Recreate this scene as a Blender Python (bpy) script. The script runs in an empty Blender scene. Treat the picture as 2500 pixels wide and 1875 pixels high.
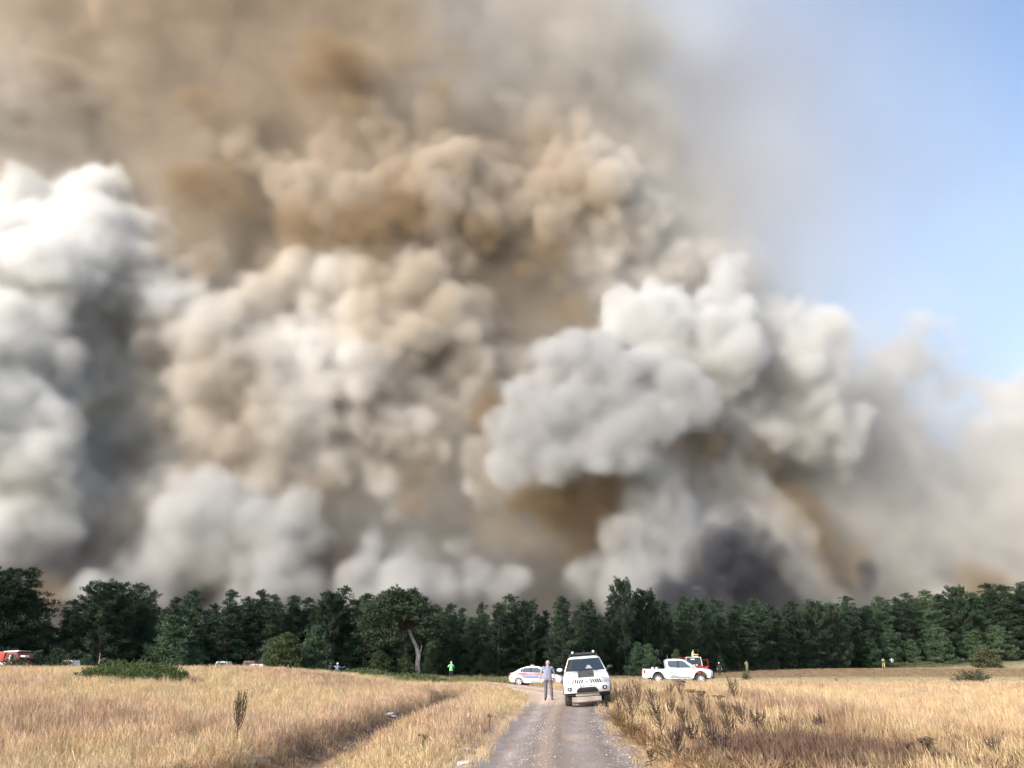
import bpy, bmesh, math, random, time
import numpy as np
from math import radians, sin, cos, pi
from mathutils import Vector, Matrix

random.seed(7); RNG = np.random.RandomState(7)
sc = bpy.context.scene
COL = sc.collection
T0 = time.time()

# ------------------------------------------------------------------ camera
F = 1944.0; PITCH = radians(19.3); CAMZ = 1.65        # focal length and image measures in pixels of a 2500 px wide frame
cam = bpy.data.cameras.new('camera'); cam_o = bpy.data.objects.new('camera', cam); COL.objects.link(cam_o)
cam.sensor_width = 36; cam.lens = 36*F/2500; cam.clip_start = .1; cam.clip_end = 30000
cam_o.location = (0, 0, CAMZ); cam_o.rotation_euler = (pi/2+PITCH, 0, 0); sc.camera = cam_o

# ------------------------------------------------------------------ sky, sun, exposure
SUN_AZ = math.atan2(-.74, -.60); SUN_EL = radians(30)
w = bpy.data.worlds.new('World'); sc.world = w; w.use_nodes = True; nt = w.node_tree
sky = nt.nodes.new('ShaderNodeTexSky'); sky.sky_type = 'NISHITA'; sky.sun_disc = False
sky.sun_elevation = SUN_EL; sky.sun_rotation = SUN_AZ; sky.air_density = 1.0; sky.dust_density = 2.2; sky.ozone_density = 1.0
nt.links.new(sky.outputs[0], nt.nodes['Background'].inputs[0]); nt.nodes['Background'].inputs[1].default_value = .15
sl = bpy.data.lights.new('sun', 'SUN'); sun_o = bpy.data.objects.new('sun', sl); COL.objects.link(sun_o)
sl.energy = 2.05; sl.angle = radians(.6); sl.color = (1, .955, .90)
sun_dir = Vector((sin(SUN_AZ)*cos(SUN_EL), cos(SUN_AZ)*cos(SUN_EL), sin(SUN_EL)))
sun_o.rotation_euler = sun_dir.to_track_quat('Z', 'Y').to_euler(); sun_o.location = (0, 0, 50)
vs = sc.view_settings; vs.view_transform = 'Standard'; vs.look = 'None'; vs.gamma = 1; vs.exposure = 1.1
cy = sc.cycles
cy.volume_bounces = 4; cy.volume_step_rate = 7; cy.volume_max_steps = 256; cy.use_adaptive_sampling = True; cy.adaptive_threshold = .02; cy.max_bounces = 8; cy.diffuse_bounces = 3; cy.glossy_bounces = 3; cy.transmission_bounces = 4
cy.transparent_max_bounces = 64; cy.use_denoising = True; cy.caustics_reflective = False; cy.caustics_refractive = False
cy.sample_clamp_indirect = 8

# ------------------------------------------------------------------ picture-to-place helpers (used only to find where things stand)
def P(px, py, Y):
    u = (px-1250)/F; v = (937.5-py)/F
    dy = cos(PITCH)-v*sin(PITCH); dz = sin(PITCH)+v*cos(PITCH); t = Y/dy
    return np.array([u*t, Y, CAMZ+dz*t])
def ss(a, b, x):
    t = np.clip((np.asarray(x, float)-a)/(b-a), 0, 1); return t*t*(3-2*t)
def hash2(i, j, s):
    n = (i.astype(np.int64)*73856093) ^ (j.astype(np.int64)*19349663) ^ (s*2654435)
    n = ((n ^ (n >> 13))*1274126177) & 0x7fffffff
    n = ((n ^ (n >> 16))*1103515245) & 0x7fffffff
    return ((n >> 8) % 65536)/65536.
def noise2(x, y, s=0):
    i = np.floor(x); j = np.floor(y); a = x-i; b = y-j; a = a*a*(3-2*a); b = b*b*(3-2*b)
    return (hash2(i, j, s)*(1-a)*(1-b)+hash2(i+1, j, s)*a*(1-b)+hash2(i, j+1, s)*(1-a)*b+hash2(i+1, j+1, s)*a*b)
def fbm2(x, y, s=0, o=4):
    r = 0; am = .5
    for k in range(o): r = r+am*noise2(x*2**k, y*2**k, s+k*17); am *= .5
    return r/(1-.5**o)

DITCH = np.array([(-4.6, 8), (-3.9, 13), (-3.7, 20), (-3.6, 28), (-3.0, 36), (-3.2, 44)])
def ditch_d(x, y):
    xc = np.interp(y, DITCH[:, 1], DITCH[:, 0]); w_ = np.interp(y, [8, 20, 40], [1.0, .9, .8])
    return np.abs(x-xc)/w_+ss(44, 50, y)*4+ss(9, 5, y)*0
def zh(x, y):
    """height of the ground"""
    x = np.asarray(x, float); y = np.asarray(y, float)
    left = ss(-4.0, -17, x)*(.25+.75*ss(14, 48, y))*(1-.75*ss(56, 80, y))*(1.05)
    h = left*ss(-10, 15, y)
    h = h+.55*ss(60, 130, y)*ss(5, 50, x)+ss(142, 178, y)*ss(20, 120, x)*3.0
    h = h+ss(3.5, 8, x)*.12
    h = h+.10*(fbm2(x*.25, y*.25, 3)-.5)*ss(0, 3, np.abs(x-.9)-1.0)
    h = h-.28*np.clip(1-ditch_d(x, y)**2, 0, 1)
    h = h+ss(185, 500, y)*4
    return h
def G(px, py, add=0.0):
    """the ground point seen at a pixel"""
    u = (px-1250)/F; v = (937.5-py)/F
    dy = cos(PITCH)-v*sin(PITCH); dz = sin(PITCH)+v*cos(PITCH)
    Y = np.concatenate([np.arange(4, 60, .1), np.arange(60, 400, .5)])
    X = u*Y/dy; Z = CAMZ+dz*Y/dy
    hit = np.nonzero(Z < zh(X, Y)+add)[0]
    k = hit[0] if len(hit) else len(Y)-1
    return np.array([X[k], Y[k], float(zh(X[k], Y[k]))])
def at(px, Y, dz=0.0):
    """the ground point at distance Y under a picture column near the horizon"""
    p = P(px, 1640, Y); return np.array([p[0], Y, float(zh(p[0], Y))+dz])

# ------------------------------------------------------------------ materials
def mat(name, col, rough=.6, metal=0., noise=None, spec=.5, bump=None, trans=0., emis=None, coat=0.):
    """noise = (scale, other colour[, detail]); bump = (scale, strength, distance)"""
    m = bpy.data.materials.new(name); m.use_nodes = True; n = m.node_tree; b = n.nodes['Principled BSDF']
    b.inputs['Base Color'].default_value = (*col, 1); b.inputs['Roughness'].default_value = rough
    b.inputs['Metallic'].default_value = metal; b.inputs['Specular IOR Level'].default_value = spec
    b.inputs['Coat Weight'].default_value = coat
    if noise or bump: tc = n.nodes.new('ShaderNodeTexCoord')
    if noise:
        t = n.nodes.new('ShaderNodeTexNoise'); t.inputs['Scale'].default_value = noise[0]; t.inputs['Detail'].default_value = noise[2] if len(noise) > 2 else 4
        n.links.new(tc.outputs['Object'], t.inputs['Vector'])
        r = n.nodes.new('ShaderNodeValToRGB'); r.color_ramp.elements[0].position = .35; r.color_ramp.elements[1].position = .65
        r.color_ramp.elements[0].color = (*col, 1); r.color_ramp.elements[1].color = (*noise[1], 1)
        n.links.new(t.outputs['Fac'], r.inputs['Fac']); n.links.new(r.outputs['Color'], b.inputs['Base Color'])
    if bump:
        t2 = n.nodes.new('ShaderNodeTexNoise'); t2.inputs['Scale'].default_value = bump[0]; t2.inputs['Detail'].default_value = 5
        n.links.new(tc.outputs['Object'], t2.inputs['Vector'])
        bp = n.nodes.new('ShaderNodeBump'); bp.inputs['Strength'].default_value = bump[1]; bp.inputs['Distance'].default_value = bump[2]
        n.links.new(t2.outputs['Fac'], bp.inputs['Height']); n.links.new(bp.outputs['Normal'], b.inputs['Normal'])
    if emis: b.inputs['Emission Color'].default_value = (*emis[0], 1); b.inputs['Emission Strength'].default_value = emis[1]
    return m
def volmat(name, col, dens, g=0.):
    m = bpy.data.materials.new(name); m.use_nodes = True; n = m.node_tree; n.nodes.clear()
    o = n.nodes.new('ShaderNodeOutputMaterial'); v = n.nodes.new('ShaderNodeVolumePrincipled')
    v.inputs['Color'].default_value = (*col, 1); v.inputs['Density'].default_value = dens; v.inputs['Anisotropy'].default_value = g
    n.links.new(v.outputs[0], o.inputs['Volume']); return m
def leafmat(name, a, b, scale=.6, rnd=.25, attr=None):
    """foliage: two leaf colours mixed by position, varied a little from one plant to the next"""
    m = bpy.data.materials.new(name); m.use_nodes = True; n = m.node_tree; bs = n.nodes['Principled BSDF']
    bs.inputs['Roughness'].default_value = .75; bs.inputs['Specular IOR Level'].default_value = .2
    tc = n.nodes.new('ShaderNodeTexCoord'); t = n.nodes.new('ShaderNodeTexNoise'); t.inputs['Scale'].default_value = scale; t.inputs['Detail'].default_value = 3
    n.links.new(tc.outputs['Object'], t.inputs['Vector'])
    r = n.nodes.new('ShaderNodeValToRGB'); r.color_ramp.elements[0].position = .38; r.color_ramp.elements[1].position = .62
    r.color_ramp.elements[0].color = (*a, 1); r.color_ramp.elements[1].color = (*b, 1); n.links.new(t.outputs['Fac'], r.inputs['Fac'])
    oi = n.nodes.new('ShaderNodeObjectInfo'); h = n.nodes.new('ShaderNodeHueSaturation')
    mr = n.nodes.new('ShaderNodeMapRange'); mr.inputs['To Min'].default_value = 1-rnd; mr.inputs['To Max'].default_value = 1+rnd*1.3
    n.links.new(oi.outputs['Random'], mr.inputs['Value']); n.links.new(mr.outputs[0], h.inputs['Value'])
    mh = n.nodes.new('ShaderNodeMapRange'); mh.inputs['To Min'].default_value = .515; mh.inputs['To Max'].default_value = .475
    n.links.new(oi.outputs['Random'], mh.inputs['Value']); n.links.new(mh.outputs[0], h.inputs['Hue'])
    n.links.new(r.outputs['Color'], h.inputs['Color']); n.links.new(h.outputs[0], bs.inputs['Base Color'])
    return m

# ------------------------------------------------------------------ object helpers
def tag(o, label=None, cat=None, group=None, kind=None):
    if label: o['label'] = label
    if cat: o['category'] = cat
    if group: o['group'] = group
    if kind: o['kind'] = kind
    return o
def empty(name, loc, rz=0., rx=0., ry=0.):
    o = bpy.data.objects.new(name, None); COL.objects.link(o); o.location = loc; o.rotation_euler = (rx, ry, rz); o.empty_display_size = .3; return o
def link_mesh(name, me, mats, parent=None, loc=None):
    o = bpy.data.objects.new(name, me); COL.objects.link(o)
    for m in (mats if isinstance(mats, (list, tuple)) else [mats]): me.materials.append(m)
    if parent: o.parent = parent
    if loc is not None: o.location = loc
    return o
def np_mesh(name, V, FA, smooth=False, attrs=None):
    """V (n,3), FA (m,k) arrays of equal polygon size"""
    V = np.asarray(V, np.float32); FA = np.asarray(FA, np.int32); me = bpy.data.meshes.new(name)
    me.vertices.add(len(V)); me.vertices.foreach_set('co', V.ravel())
    k = FA.shape[1]; me.loops.add(FA.size); me.loops.foreach_set('vertex_index', FA.ravel())
    me.polygons.add(len(FA)); me.polygons.foreach_set('loop_start', np.arange(0, FA.size, k, dtype=np.int32)); me.polygons.foreach_set('loop_total', np.full(len(FA), k, np.int32))
    if smooth: me.polygons.foreach_set('use_smooth', np.ones(len(FA), bool))
    for nm, dt, arr in (attrs or []):
        a = me.attributes.new(nm, dt, 'POINT'); a.data.foreach_set({'FLOAT': 'value', 'FLOAT_VECTOR': 'vector', 'INT': 'value', 'FLOAT_COLOR': 'color'}[dt], arr.ravel())
    me.update(calc_edges=True); return me
def copy_tree(o, parent=None):
    c = o.copy(); COL.objects.link(c)
    if parent: c.parent = parent
    for ch in list(o.children): copy_tree(ch, c)
    return c

class MB:
    """collects polygons, then links them as one mesh object"""
    def __init__(s): s.v = []; s.f = []; s.m = []
    def add(s, vs, fs, mi=0):
        n = len(s.v); s.v += [tuple(map(float, a)) for a in vs]; s.f += [tuple(n+i for i in f) for f in fs]; s.m += [mi]*len(fs); return s
    def box(s, c, d, mi=0, tz=1., tx=1.):
        """box at centre c, size d; tz/tx scale the top face in y and x"""
        x, y, z = d[0]/2, d[1]/2, d[2]/2; vs = []
        for sz, k, kx in ((-z, 1, 1), (z, tz, tx)):
            for sx, sy in ((-x, -y), (x, -y), (x, y), (-x, y)): vs.append((c[0]+sx*kx, c[1]+sy*k, c[2]+sz))
        return s.add(vs, [(3, 2, 1, 0), (4, 5, 6, 7), (0, 1, 5, 4), (1, 2, 6, 5), (2, 3, 7, 6), (3, 0, 4, 7)], mi)
    def prism(s, pts, off, mi=0):
        """pts: 3-D polygon, extruded by vector off"""
        n = len(pts); vs = [tuple(p) for p in pts]+[(p[0]+off[0], p[1]+off[1], p[2]+off[2]) for p in pts]
        return s.add(vs, [tuple(range(n))[::-1], tuple(range(n, 2*n))]+[(i, (i+1) % n, n+(i+1) % n, n+i) for i in range(n)], mi)
    def tube(s, pts, rad, n=6, mi=0, cap=True):
        pts = [Vector(p) for p in pts]; rad = rad if isinstance(rad, (list, tuple)) else [rad]*len(pts); rings = []; vs = []
        for i, p in enumerate(pts):
            d = (pts[min(i+1, len(pts)-1)]-pts[max(i-1, 0)]).normalized(); a = d.orthogonal().normalized() if i == 0 else (a-d*a.dot(d)).normalized(); b = d.cross(a)
            for k in range(n): t = 2*pi*k/n; vs.append(p+(a*cos(t)+b*sin(t))*rad[i])
        fs = [(i*n+k, i*n+(k+1) % n, (i+1)*n+(k+1) % n, (i+1)*n+k) for i in range(len(pts)-1) for k in range(n)]
        if cap: fs += [tuple(range(n))[::-1], tuple(range((len(pts)-1)*n, len(pts)*n))]
        return s.add(vs, fs, mi)
    def lathe_y(s, prof, c, n=20, mi=0, cap=True):
        """prof: (radius, y) pairs turned round an axis parallel to y through c"""
        vs = []
        for r, y in prof:
            for k in range(n): t = 2*pi*k/n; vs.append((c[0]+r*cos(t), c[1]+y, c[2]+r*sin(t)))
        fs = [(i*n+k, i*n+(k+1) % n, (i+1)*n+(k+1) % n, (i+1)*n+k) for i in range(len(prof)-1) for k in range(n)]
        if cap: fs += [tuple(range(n)), tuple(range((len(prof)-1)*n, len(prof)*n))[::-1]]
        return s.add(vs, fs, mi)
    def build(s, name, mats, parent=None, smooth=False, bevel=0., fixn=True, loc=None):
        me = bpy.data.meshes.new(name); me.from_pydata(s.v, [], s.f)
        me.polygons.foreach_set('material_index', s.m)
        if fixn:
            bm = bmesh.new(); bm.from_mesh(me); bmesh.ops.recalc_face_normals(bm, faces=bm.faces); bm.to_mesh(me); bm.free()
        o = link_mesh(name, me, mats, parent, loc)
        if smooth:
            me.polygons.foreach_set('use_smooth', [True]*len(me.polygons)); me.set_sharp_from_angle(angle=radians(38))
        if bevel:
            md = o.modifiers.new('bevel', 'BEVEL'); md.width = bevel; md.segments = 2; md.limit_method = 'ANGLE'; md.angle_limit = radians(40)
        return o
def text_part(name, body, size, m, parent, loc, rot, ext=.002, align='CENTER', xs=1.0):
    cu = bpy.data.curves.new(name, 'FONT'); cu.body = body; cu.size = size; cu.extrude = ext; cu.align_x = align; cu.align_y = 'CENTER'
    o = bpy.data.objects.new(name+'_t', cu); COL.objects.link(o)
    me = bpy.data.meshes.new_from_object(o.evaluated_get(bpy.context.evaluated_depsgraph_get())); bpy.data.objects.remove(o)
    me.name = name; q = link_mesh(name, me, m, parent); q.location = loc; q.rotation_euler = rot; q.scale = (xs, 1, 1); return q

# ------------------------------------------------------------------ ground
ROAD_L = [(-.9, -10), (-.9, 6)]+[tuple(G(*p)[:2]) for p in [(1110, 1875), (1185, 1800), (1225, 1755), (1262, 1725), (1283, 1708), (1283, 1698), (1258, 1690), (1205, 1680), (1165, 1671)]]+[(-10, 55)]
ROAD_R = [(2.3, -10), (2.3, 6)]+[tuple(G(*p)[:2]) for p in [(1590, 1875), (1530, 1800), (1506, 1765), (1490, 1730), (1486, 1708), (1470, 1695), (1400, 1686), (1300, 1675), (1190, 1664)]]+[(-9, 66)]
def resample(pts, n):
    p = np.array(pts, float); d = np.r_[0, np.cumsum(np.hypot(*np.diff(p, axis=0).T))]; 
    k = np.arange(len(p)); kk = np.linspace(0, len(p)-1, n)          # by control point, so that both edges stay paired
    out = np.stack([np.interp(kk, k, p[:, 0]), np.interp(kk, k, p[:, 1])], 1)
    for _ in range(int(n/len(p))): out[1:-1] = .25*out[:-2]+.5*out[1:-1]+.25*out[2:]
    return out
RL = resample(ROAD_L, 150); RR = resample(ROAD_R, 150)
def in_poly(x, y, poly):
    r = np.zeros(x.shape, bool); n = len(poly)
    for i in range(n):
        x1, y1 = poly[i]; x2, y2 = poly[(i+1) % n]
        c = ((y1 > y) != (y2 > y)); t = (x2-x1)*(y-y1)/((y2-y1) if y2 != y1 else 1e-9)+x1
        r ^= c & (x < t)
    return r
ROAD_POLY = np.concatenate([RL[::3], RR[::-3]])
def road_mask(x, y):
    return in_poly(x, y, ROAD_POLY)
def zone(x, y):
    """colour of the ground cover (linear rgb), how tall it grows, how brown it is: purely what grows where"""
    x = np.asarray(x, float); y = np.asarray(y, float)
    n1 = fbm2(x*.22, y*.10, 5); n2 = fbm2(x*.9, y*.5, 9); n3 = fbm2(x*2.5, y*1.6, 21)
    straw = np.array([.63, .475, .275]); pink = np.array([.61, .44, .285]); brown = np.array([.22, .135, .085]); purple = np.array([.15, .088, .066]); pale = np.array([.46, .41, .25]); green = np.array([.20, .20, .09]); orange = np.array([.56, .36, .20])
    def mx(a, b, t): return a*(1-t[..., None])+b*t[..., None]
    c = mx(np.broadcast_to(straw, x.shape+(3,)), pink, ss(.35, .65, n1))
    c = mx(c, orange, ss(.5, .75, n2)*ss(30, 15, y)*.7)
    c = mx(c, brown, ss(.54, .74, n3*.5+n1*.5)*.55)
    # left meadow: brown patches near the viewer
    # pale mown strip and brown strip of the right field, green fringe under the trees
    right = ss(2, 8, x)
    c = mx(c, pale, right*ss(56, 64, y+3*n2)*.85)
    c = mx(c, brown*1.25, right*ss(80, 90, y+6*n1)*ss(150, 128, y)*.7)
    c = mx(c, pale, right*ss(150, 158, y)*ss(25, 60, x)*.6)
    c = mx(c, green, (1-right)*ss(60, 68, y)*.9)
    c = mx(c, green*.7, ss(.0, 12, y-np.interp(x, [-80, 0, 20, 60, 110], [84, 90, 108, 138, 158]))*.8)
    # ditch
    dd = ditch_d(x, y)+(n2-.5)*.9
    c = mx(c, mx(np.broadcast_to(brown, x.shape+(3,)), purple, ss(.4, .7, n2)), ss(1.5, .6, dd)*.72)
    # weed patch right of the track and the dark low cover
    wp = ss(2.6, 3.4, x)*ss(12.5-3.0, 7.5, x-(y-14)*.06)*ss(9, 11, y)*ss(42, 34, y)
    c = mx(c, brown*1.3, wp*ss(.42, .62, n2*.6+n3*.4)*.75)
    q = P(1960, 1850, 14.5); lowc = ss(2.5, .9, np.hypot((x-q[0]-.1)/1.0, (y-14.6)/1.25)+(n2-.5)*1.8)
    c = mx(c, purple, lowc*.9)
    # verges of the track, trodden and thin
    tall = .24+.25*n1+.12*(n3-.5)
    tall = tall*(1-.45*ss(1.5, .6, dd)); tall = tall*(1-.55*right*ss(57, 62, y)); tall = tall+wp*.12
    tall = tall*(1-.4*ss(9, 4, np.abs(x-.8)+0*y)*ss(24, 14, y)*ss(.6, .3, n1))
    return c, tall, np.clip(ss(1.6, .7, dd)+lowc, 0, 1)
# one sheet, fine near the viewer and coarse far off
ys = np.concatenate([np.arange(-30, 6, 2.), np.arange(6, 30, .3), np.arange(30, 70, .6), np.arange(70, 200, 2.5), np.geomspace(200, 9000, 26)])
us = np.concatenate([-np.geomspace(9, 1.0, 14), np.linspace(-.98, .98, 190), np.geomspace(1.0, 9, 14)])
YY, UU = np.meshgrid(ys, us, indexing='ij'); XX = UU*np.maximum(np.abs(YY), 9)*1.0
ZZ = zh(XX, YY); rm = road_mask(XX, YY); ZZ = ZZ-.0*rm
ny, nx = YY.shape; idx = np.arange(ny*nx).reshape(ny, nx)
FQ = np.stack([idx[:-1, :-1], idx[:-1, 1:], idx[1:, 1:], idx[1:, :-1]], -1).reshape(-1, 4)
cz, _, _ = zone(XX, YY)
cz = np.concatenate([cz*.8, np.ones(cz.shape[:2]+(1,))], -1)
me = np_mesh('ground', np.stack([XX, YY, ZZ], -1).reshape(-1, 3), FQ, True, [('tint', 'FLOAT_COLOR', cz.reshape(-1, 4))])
gm = bpy.data.materials.new('dry_meadow_soil'); gm.use_nodes = True; n = gm.node_tree; b = n.nodes['Principled BSDF']; b.inputs['Roughness'].default_value = .95; b.inputs['Specular IOR Level'].default_value = .1
at_ = n.nodes.new('ShaderNodeAttribute'); at_.attribute_name = 'tint'
tc = n.nodes.new('ShaderNodeTexCoord'); mp = n.nodes.new('ShaderNodeMapping'); mp.inputs['Scale'].default_value = (1, .5, 1); n.links.new(tc.outputs['Object'], mp.inputs['Vector'])
t1 = n.nodes.new('ShaderNodeTexNoise'); t1.inputs['Scale'].default_value = 3.0; t1.inputs['Detail'].default_value = 8; t1.inputs['Roughness'].default_value = .7; n.links.new(mp.outputs[0], t1.inputs['Vector'])
mr = n.nodes.new('ShaderNodeMapRange'); mr.inputs['From Min'].default_value = .3; mr.inputs['From Max'].default_value = .7; mr.inputs['To Min'].default_value = .45; mr.inputs['To Max'].default_value = 1.15; n.links.new(t1.outputs['Fac'], mr.inputs['Value'])
mm = n.nodes.new('ShaderNodeVectorMath'); mm.operation = 'SCALE'; n.links.new(at_.outputs['Color'], mm.inputs[0]); n.links.new(mr.outputs[0], mm.inputs['Scale']); n.links.new(mm.outputs[0], b.inputs['Base Color'])
bp = n.nodes.new('ShaderNodeBump'); bp.inputs['Strength'].default_value = .8; bp.inputs['Distance'].default_value = .1; n.links.new(t1.outputs['Fac'], bp.inputs['Height']); n.links.new(bp.outputs[0], b.inputs['Normal'])
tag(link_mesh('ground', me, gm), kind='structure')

# ------------------------------------------------------------------ track
NA = 41
A = np.linspace(0, 1, NA)[None, :, None]
RP = RL[:, None, :]*(1-A)+RR[:, None, :]*A
# fine rows along
kk = np.linspace(0, len(RL)-1, 700); RP = np.stack([np.stack([np.interp(kk, np.arange(len(RL)), RP[:, j, c]) for c in (0, 1)], -1) for j in range(NA)], 1)
xx, yy = RP[..., 0], RP[..., 1]; aa = np.broadcast_to(A[..., 0], xx.shape)
jag = (fbm2(xx*.0+yy*.9, yy*.9, 31)-.5)*.8; xx = xx+jag*ss(.3, 0, aa)*ss(60, 30, yy)+(fbm2(yy*.8+50, yy*.8, 33)-.5)*.8*ss(.7, 1, aa)*ss(60, 30, yy)
ridge = .035*np.exp(-((aa-.45)/.07)**2)+.03*np.exp(-((aa-.9)/.08)**2)-.03*np.exp(-((aa-.2)/.1)**2)-.03*np.exp(-((aa-.68)/.08)**2)
zz = zh(xx, yy)+.012+ridge*ss(50, 40, yy)+.02*(fbm2(xx*1.5, yy*.8, 41)-.5)+.012*(fbm2(xx*8, yy*6, 47)-.5)
zz = zh(xx, yy)-.02+(zz+.022-zh(xx, yy)+.02)*ss(0, .09, aa)*ss(1, .91, aa)
idx = np.arange(xx.size).reshape(xx.shape); FQ = np.stack([idx[:-1, :-1], idx[:-1, 1:], idx[1:, 1:], idx[1:, :-1]], -1).reshape(-1, 4)
nA = fbm2(xx*1.2, yy*.5, 51); nB = fbm2(xx*4, yy*2, 53)
cc = np.zeros(xx.shape+(4,)); cc[..., 3] = 1
gry = np.array([.26, .212, .182]); tan = np.array([.375, .28, .21]); lil = np.array([.29, .242, .22])
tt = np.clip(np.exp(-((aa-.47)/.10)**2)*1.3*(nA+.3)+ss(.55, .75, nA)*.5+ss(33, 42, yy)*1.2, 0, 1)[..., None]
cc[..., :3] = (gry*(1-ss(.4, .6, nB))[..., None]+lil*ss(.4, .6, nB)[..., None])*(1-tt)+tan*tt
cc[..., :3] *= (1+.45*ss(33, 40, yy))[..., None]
ed = np.clip(ss(.14, .03, aa+(nB-.5)*.1)+ss(.86, .97, aa+(nB-.5)*.1), 0, 1)[..., None]; cc[..., :3] = cc[..., :3]*(1-ed)+zone(xx, yy)[0]*np.array([.72, .70, .70])*ed
rut = np.exp(-((aa-.26-.02*np.sin(yy*.3))/.045)**2)+np.exp(-((aa-.66-.02*np.sin(yy*.25))/.05)**2); cc[..., :3] *= (1+.24*rut*nA*2-.24*np.exp(-((aa-.38)/.04)**2)*nB*2-.26*np.exp(-((aa-.80)/.05)**2)*nB*2-.18*np.exp(-((aa-.52)/.03)**2)*nA*2)[..., None]
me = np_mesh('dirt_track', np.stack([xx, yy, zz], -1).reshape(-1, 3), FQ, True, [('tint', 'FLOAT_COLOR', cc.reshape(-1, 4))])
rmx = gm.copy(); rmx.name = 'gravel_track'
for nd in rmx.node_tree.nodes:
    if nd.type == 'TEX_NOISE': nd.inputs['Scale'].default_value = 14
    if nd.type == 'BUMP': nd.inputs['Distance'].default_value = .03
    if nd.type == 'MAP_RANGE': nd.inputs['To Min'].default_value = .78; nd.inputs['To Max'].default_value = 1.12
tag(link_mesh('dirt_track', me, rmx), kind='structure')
# loose stones on the track and in the ditch
def stones(name, label, N, px, py, pz, size, cols):
    bm = bmesh.new(); bmesh.ops.create_icosphere(bm, subdivisions=1, radius=1); iv = np.array([v.co[:] for v in bm.verts]); fi = np.array([[v.index for v in f.verts] for f in bm.faces]); bm.free()
    k = len(iv); S = size[:, None, None]*RNG.uniform(.6, 1.2, (N, 1, 3))*np.array([1, 1, .6]); V = iv[None]*(1+RNG.uniform(-.25, .25, (N, k, 1)))*S
    an = RNG.uniform(0, 6.28, N); c_, s_ = np.cos(an)[:, None], np.sin(an)[:, None]
    V = np.stack([V[..., 0]*c_-V[..., 1]*s_, V[..., 0]*s_+V[..., 1]*c_, V[..., 2]], -1)+np.stack([px, py, pz], -1)[:, None]
    me = np_mesh(name, V.reshape(-1, 3), (fi[None]+np.arange(N)[:, None, None]*k).reshape(-1, 3), False, [('tint', 'FLOAT_COLOR', np.repeat(np.c_[cols, np.ones(N)], k, 0))])
    m = bpy.data.materials.new(name+'_stone'); m.use_nodes = True; q = m.node_tree.nodes.new('ShaderNodeAttribute'); q.attribute_name = 'tint'
    m.node_tree.links.new(q.outputs['Color'], m.node_tree.nodes['Principled BSDF'].inputs['Base Color']); m.node_tree.nodes['Principled BSDF'].inputs['Roughness'].default_value = .85
    return tag(link_mesh(name, me, m), label, 'gravel', kind='stuff')
N = 5200; r = RNG.uniform(0, 1, N); r = (RNG.uniform(0, 1, N)**1.0); row = RNG.uniform(55, 500, N).astype(int)
ac = np.where(RNG.rand(N) < .4, .38+.06*RNG.randn(N), np.where(RNG.rand(N) < .55, .9+.06*RNG.randn(N), RNG.uniform(.03, .97, N))); ac = np.clip(ac, .02, .98)
ci = (ac*(NA-1)).astype(int); x_ = xx[row, ci]+RNG.uniform(-.04, .04, N); y_ = yy[row, ci]+RNG.uniform(-.05, .05, N); z_ = zz[row, ci]
sz = .008+.014*RNG.rand(N)**3+.008*(RNG.rand(N) < .03); g_ = RNG.uniform(.22, .5, N)+.25*(RNG.rand(N) < .12); stones('gravel', 'small pale stones strewn along the dirt track', N, x_, y_, z_, sz, np.c_[g_, g_*.93, g_*.9])
N = 700; y_ = RNG.uniform(12, 42, N); x_ = np.interp(y_, DITCH[:, 1], DITCH[:, 0])+RNG.randn(N)*.5+.5*(y_ < 25)*(RNG.rand(N) < .3)*2
g_ = RNG.uniform(.2, .5, N); stones('pebbles', 'grey pebbles lying in the dry ditch left of the track', N, x_, y_, zh(x_, y_)+.02, .02+.05*RNG.rand(N)**3, np.c_[g_, g_*.93, g_*.9])
def rock(loc, r, label):
    bm = bmesh.new(); bmesh.ops.create_icosphere(bm, subdivisions=3, radius=1)
    rs = random.Random(int(r*1000)); off = Vector((rs.random()*9,)*3)
    from mathutils import noise as mn
    for v in bm.verts: v.co *= 1+.45*mn.noise(v.co*1.3+off); v.co.x *= r*1.5; v.co.y *= r; v.co.z *= r*.6
    me = bpy.data.meshes.new('rock'); bm.to_mesh(me); bm.free()
    return tag(link_mesh('rock', me, ROCKM, loc=loc), label, 'rock')
ROCKM = mat('weathered_stone', (.33, .30, .28), .9, noise=(6, (.5, .46, .42)), bump=(20, .5, .02))
for (px, py, r_, lb) in [(950, 1750, .16, 'pale stone lying at the upper edge of the dry ditch'), (1072, 1735, .3, 'broad grey stone slab in the ditch near the bend of the track'), (990, 1803, .17, 'flat light stone between the ditch and the track'), (1135, 1834, .07, 'small white stone at the left edge of the gravel track'), (1135, 1870, .09, 'flat white stone at the bottom left of the track')]:
    q = G(px, py); rock((q[0], q[1], q[2]+.03), r_, lb)

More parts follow.
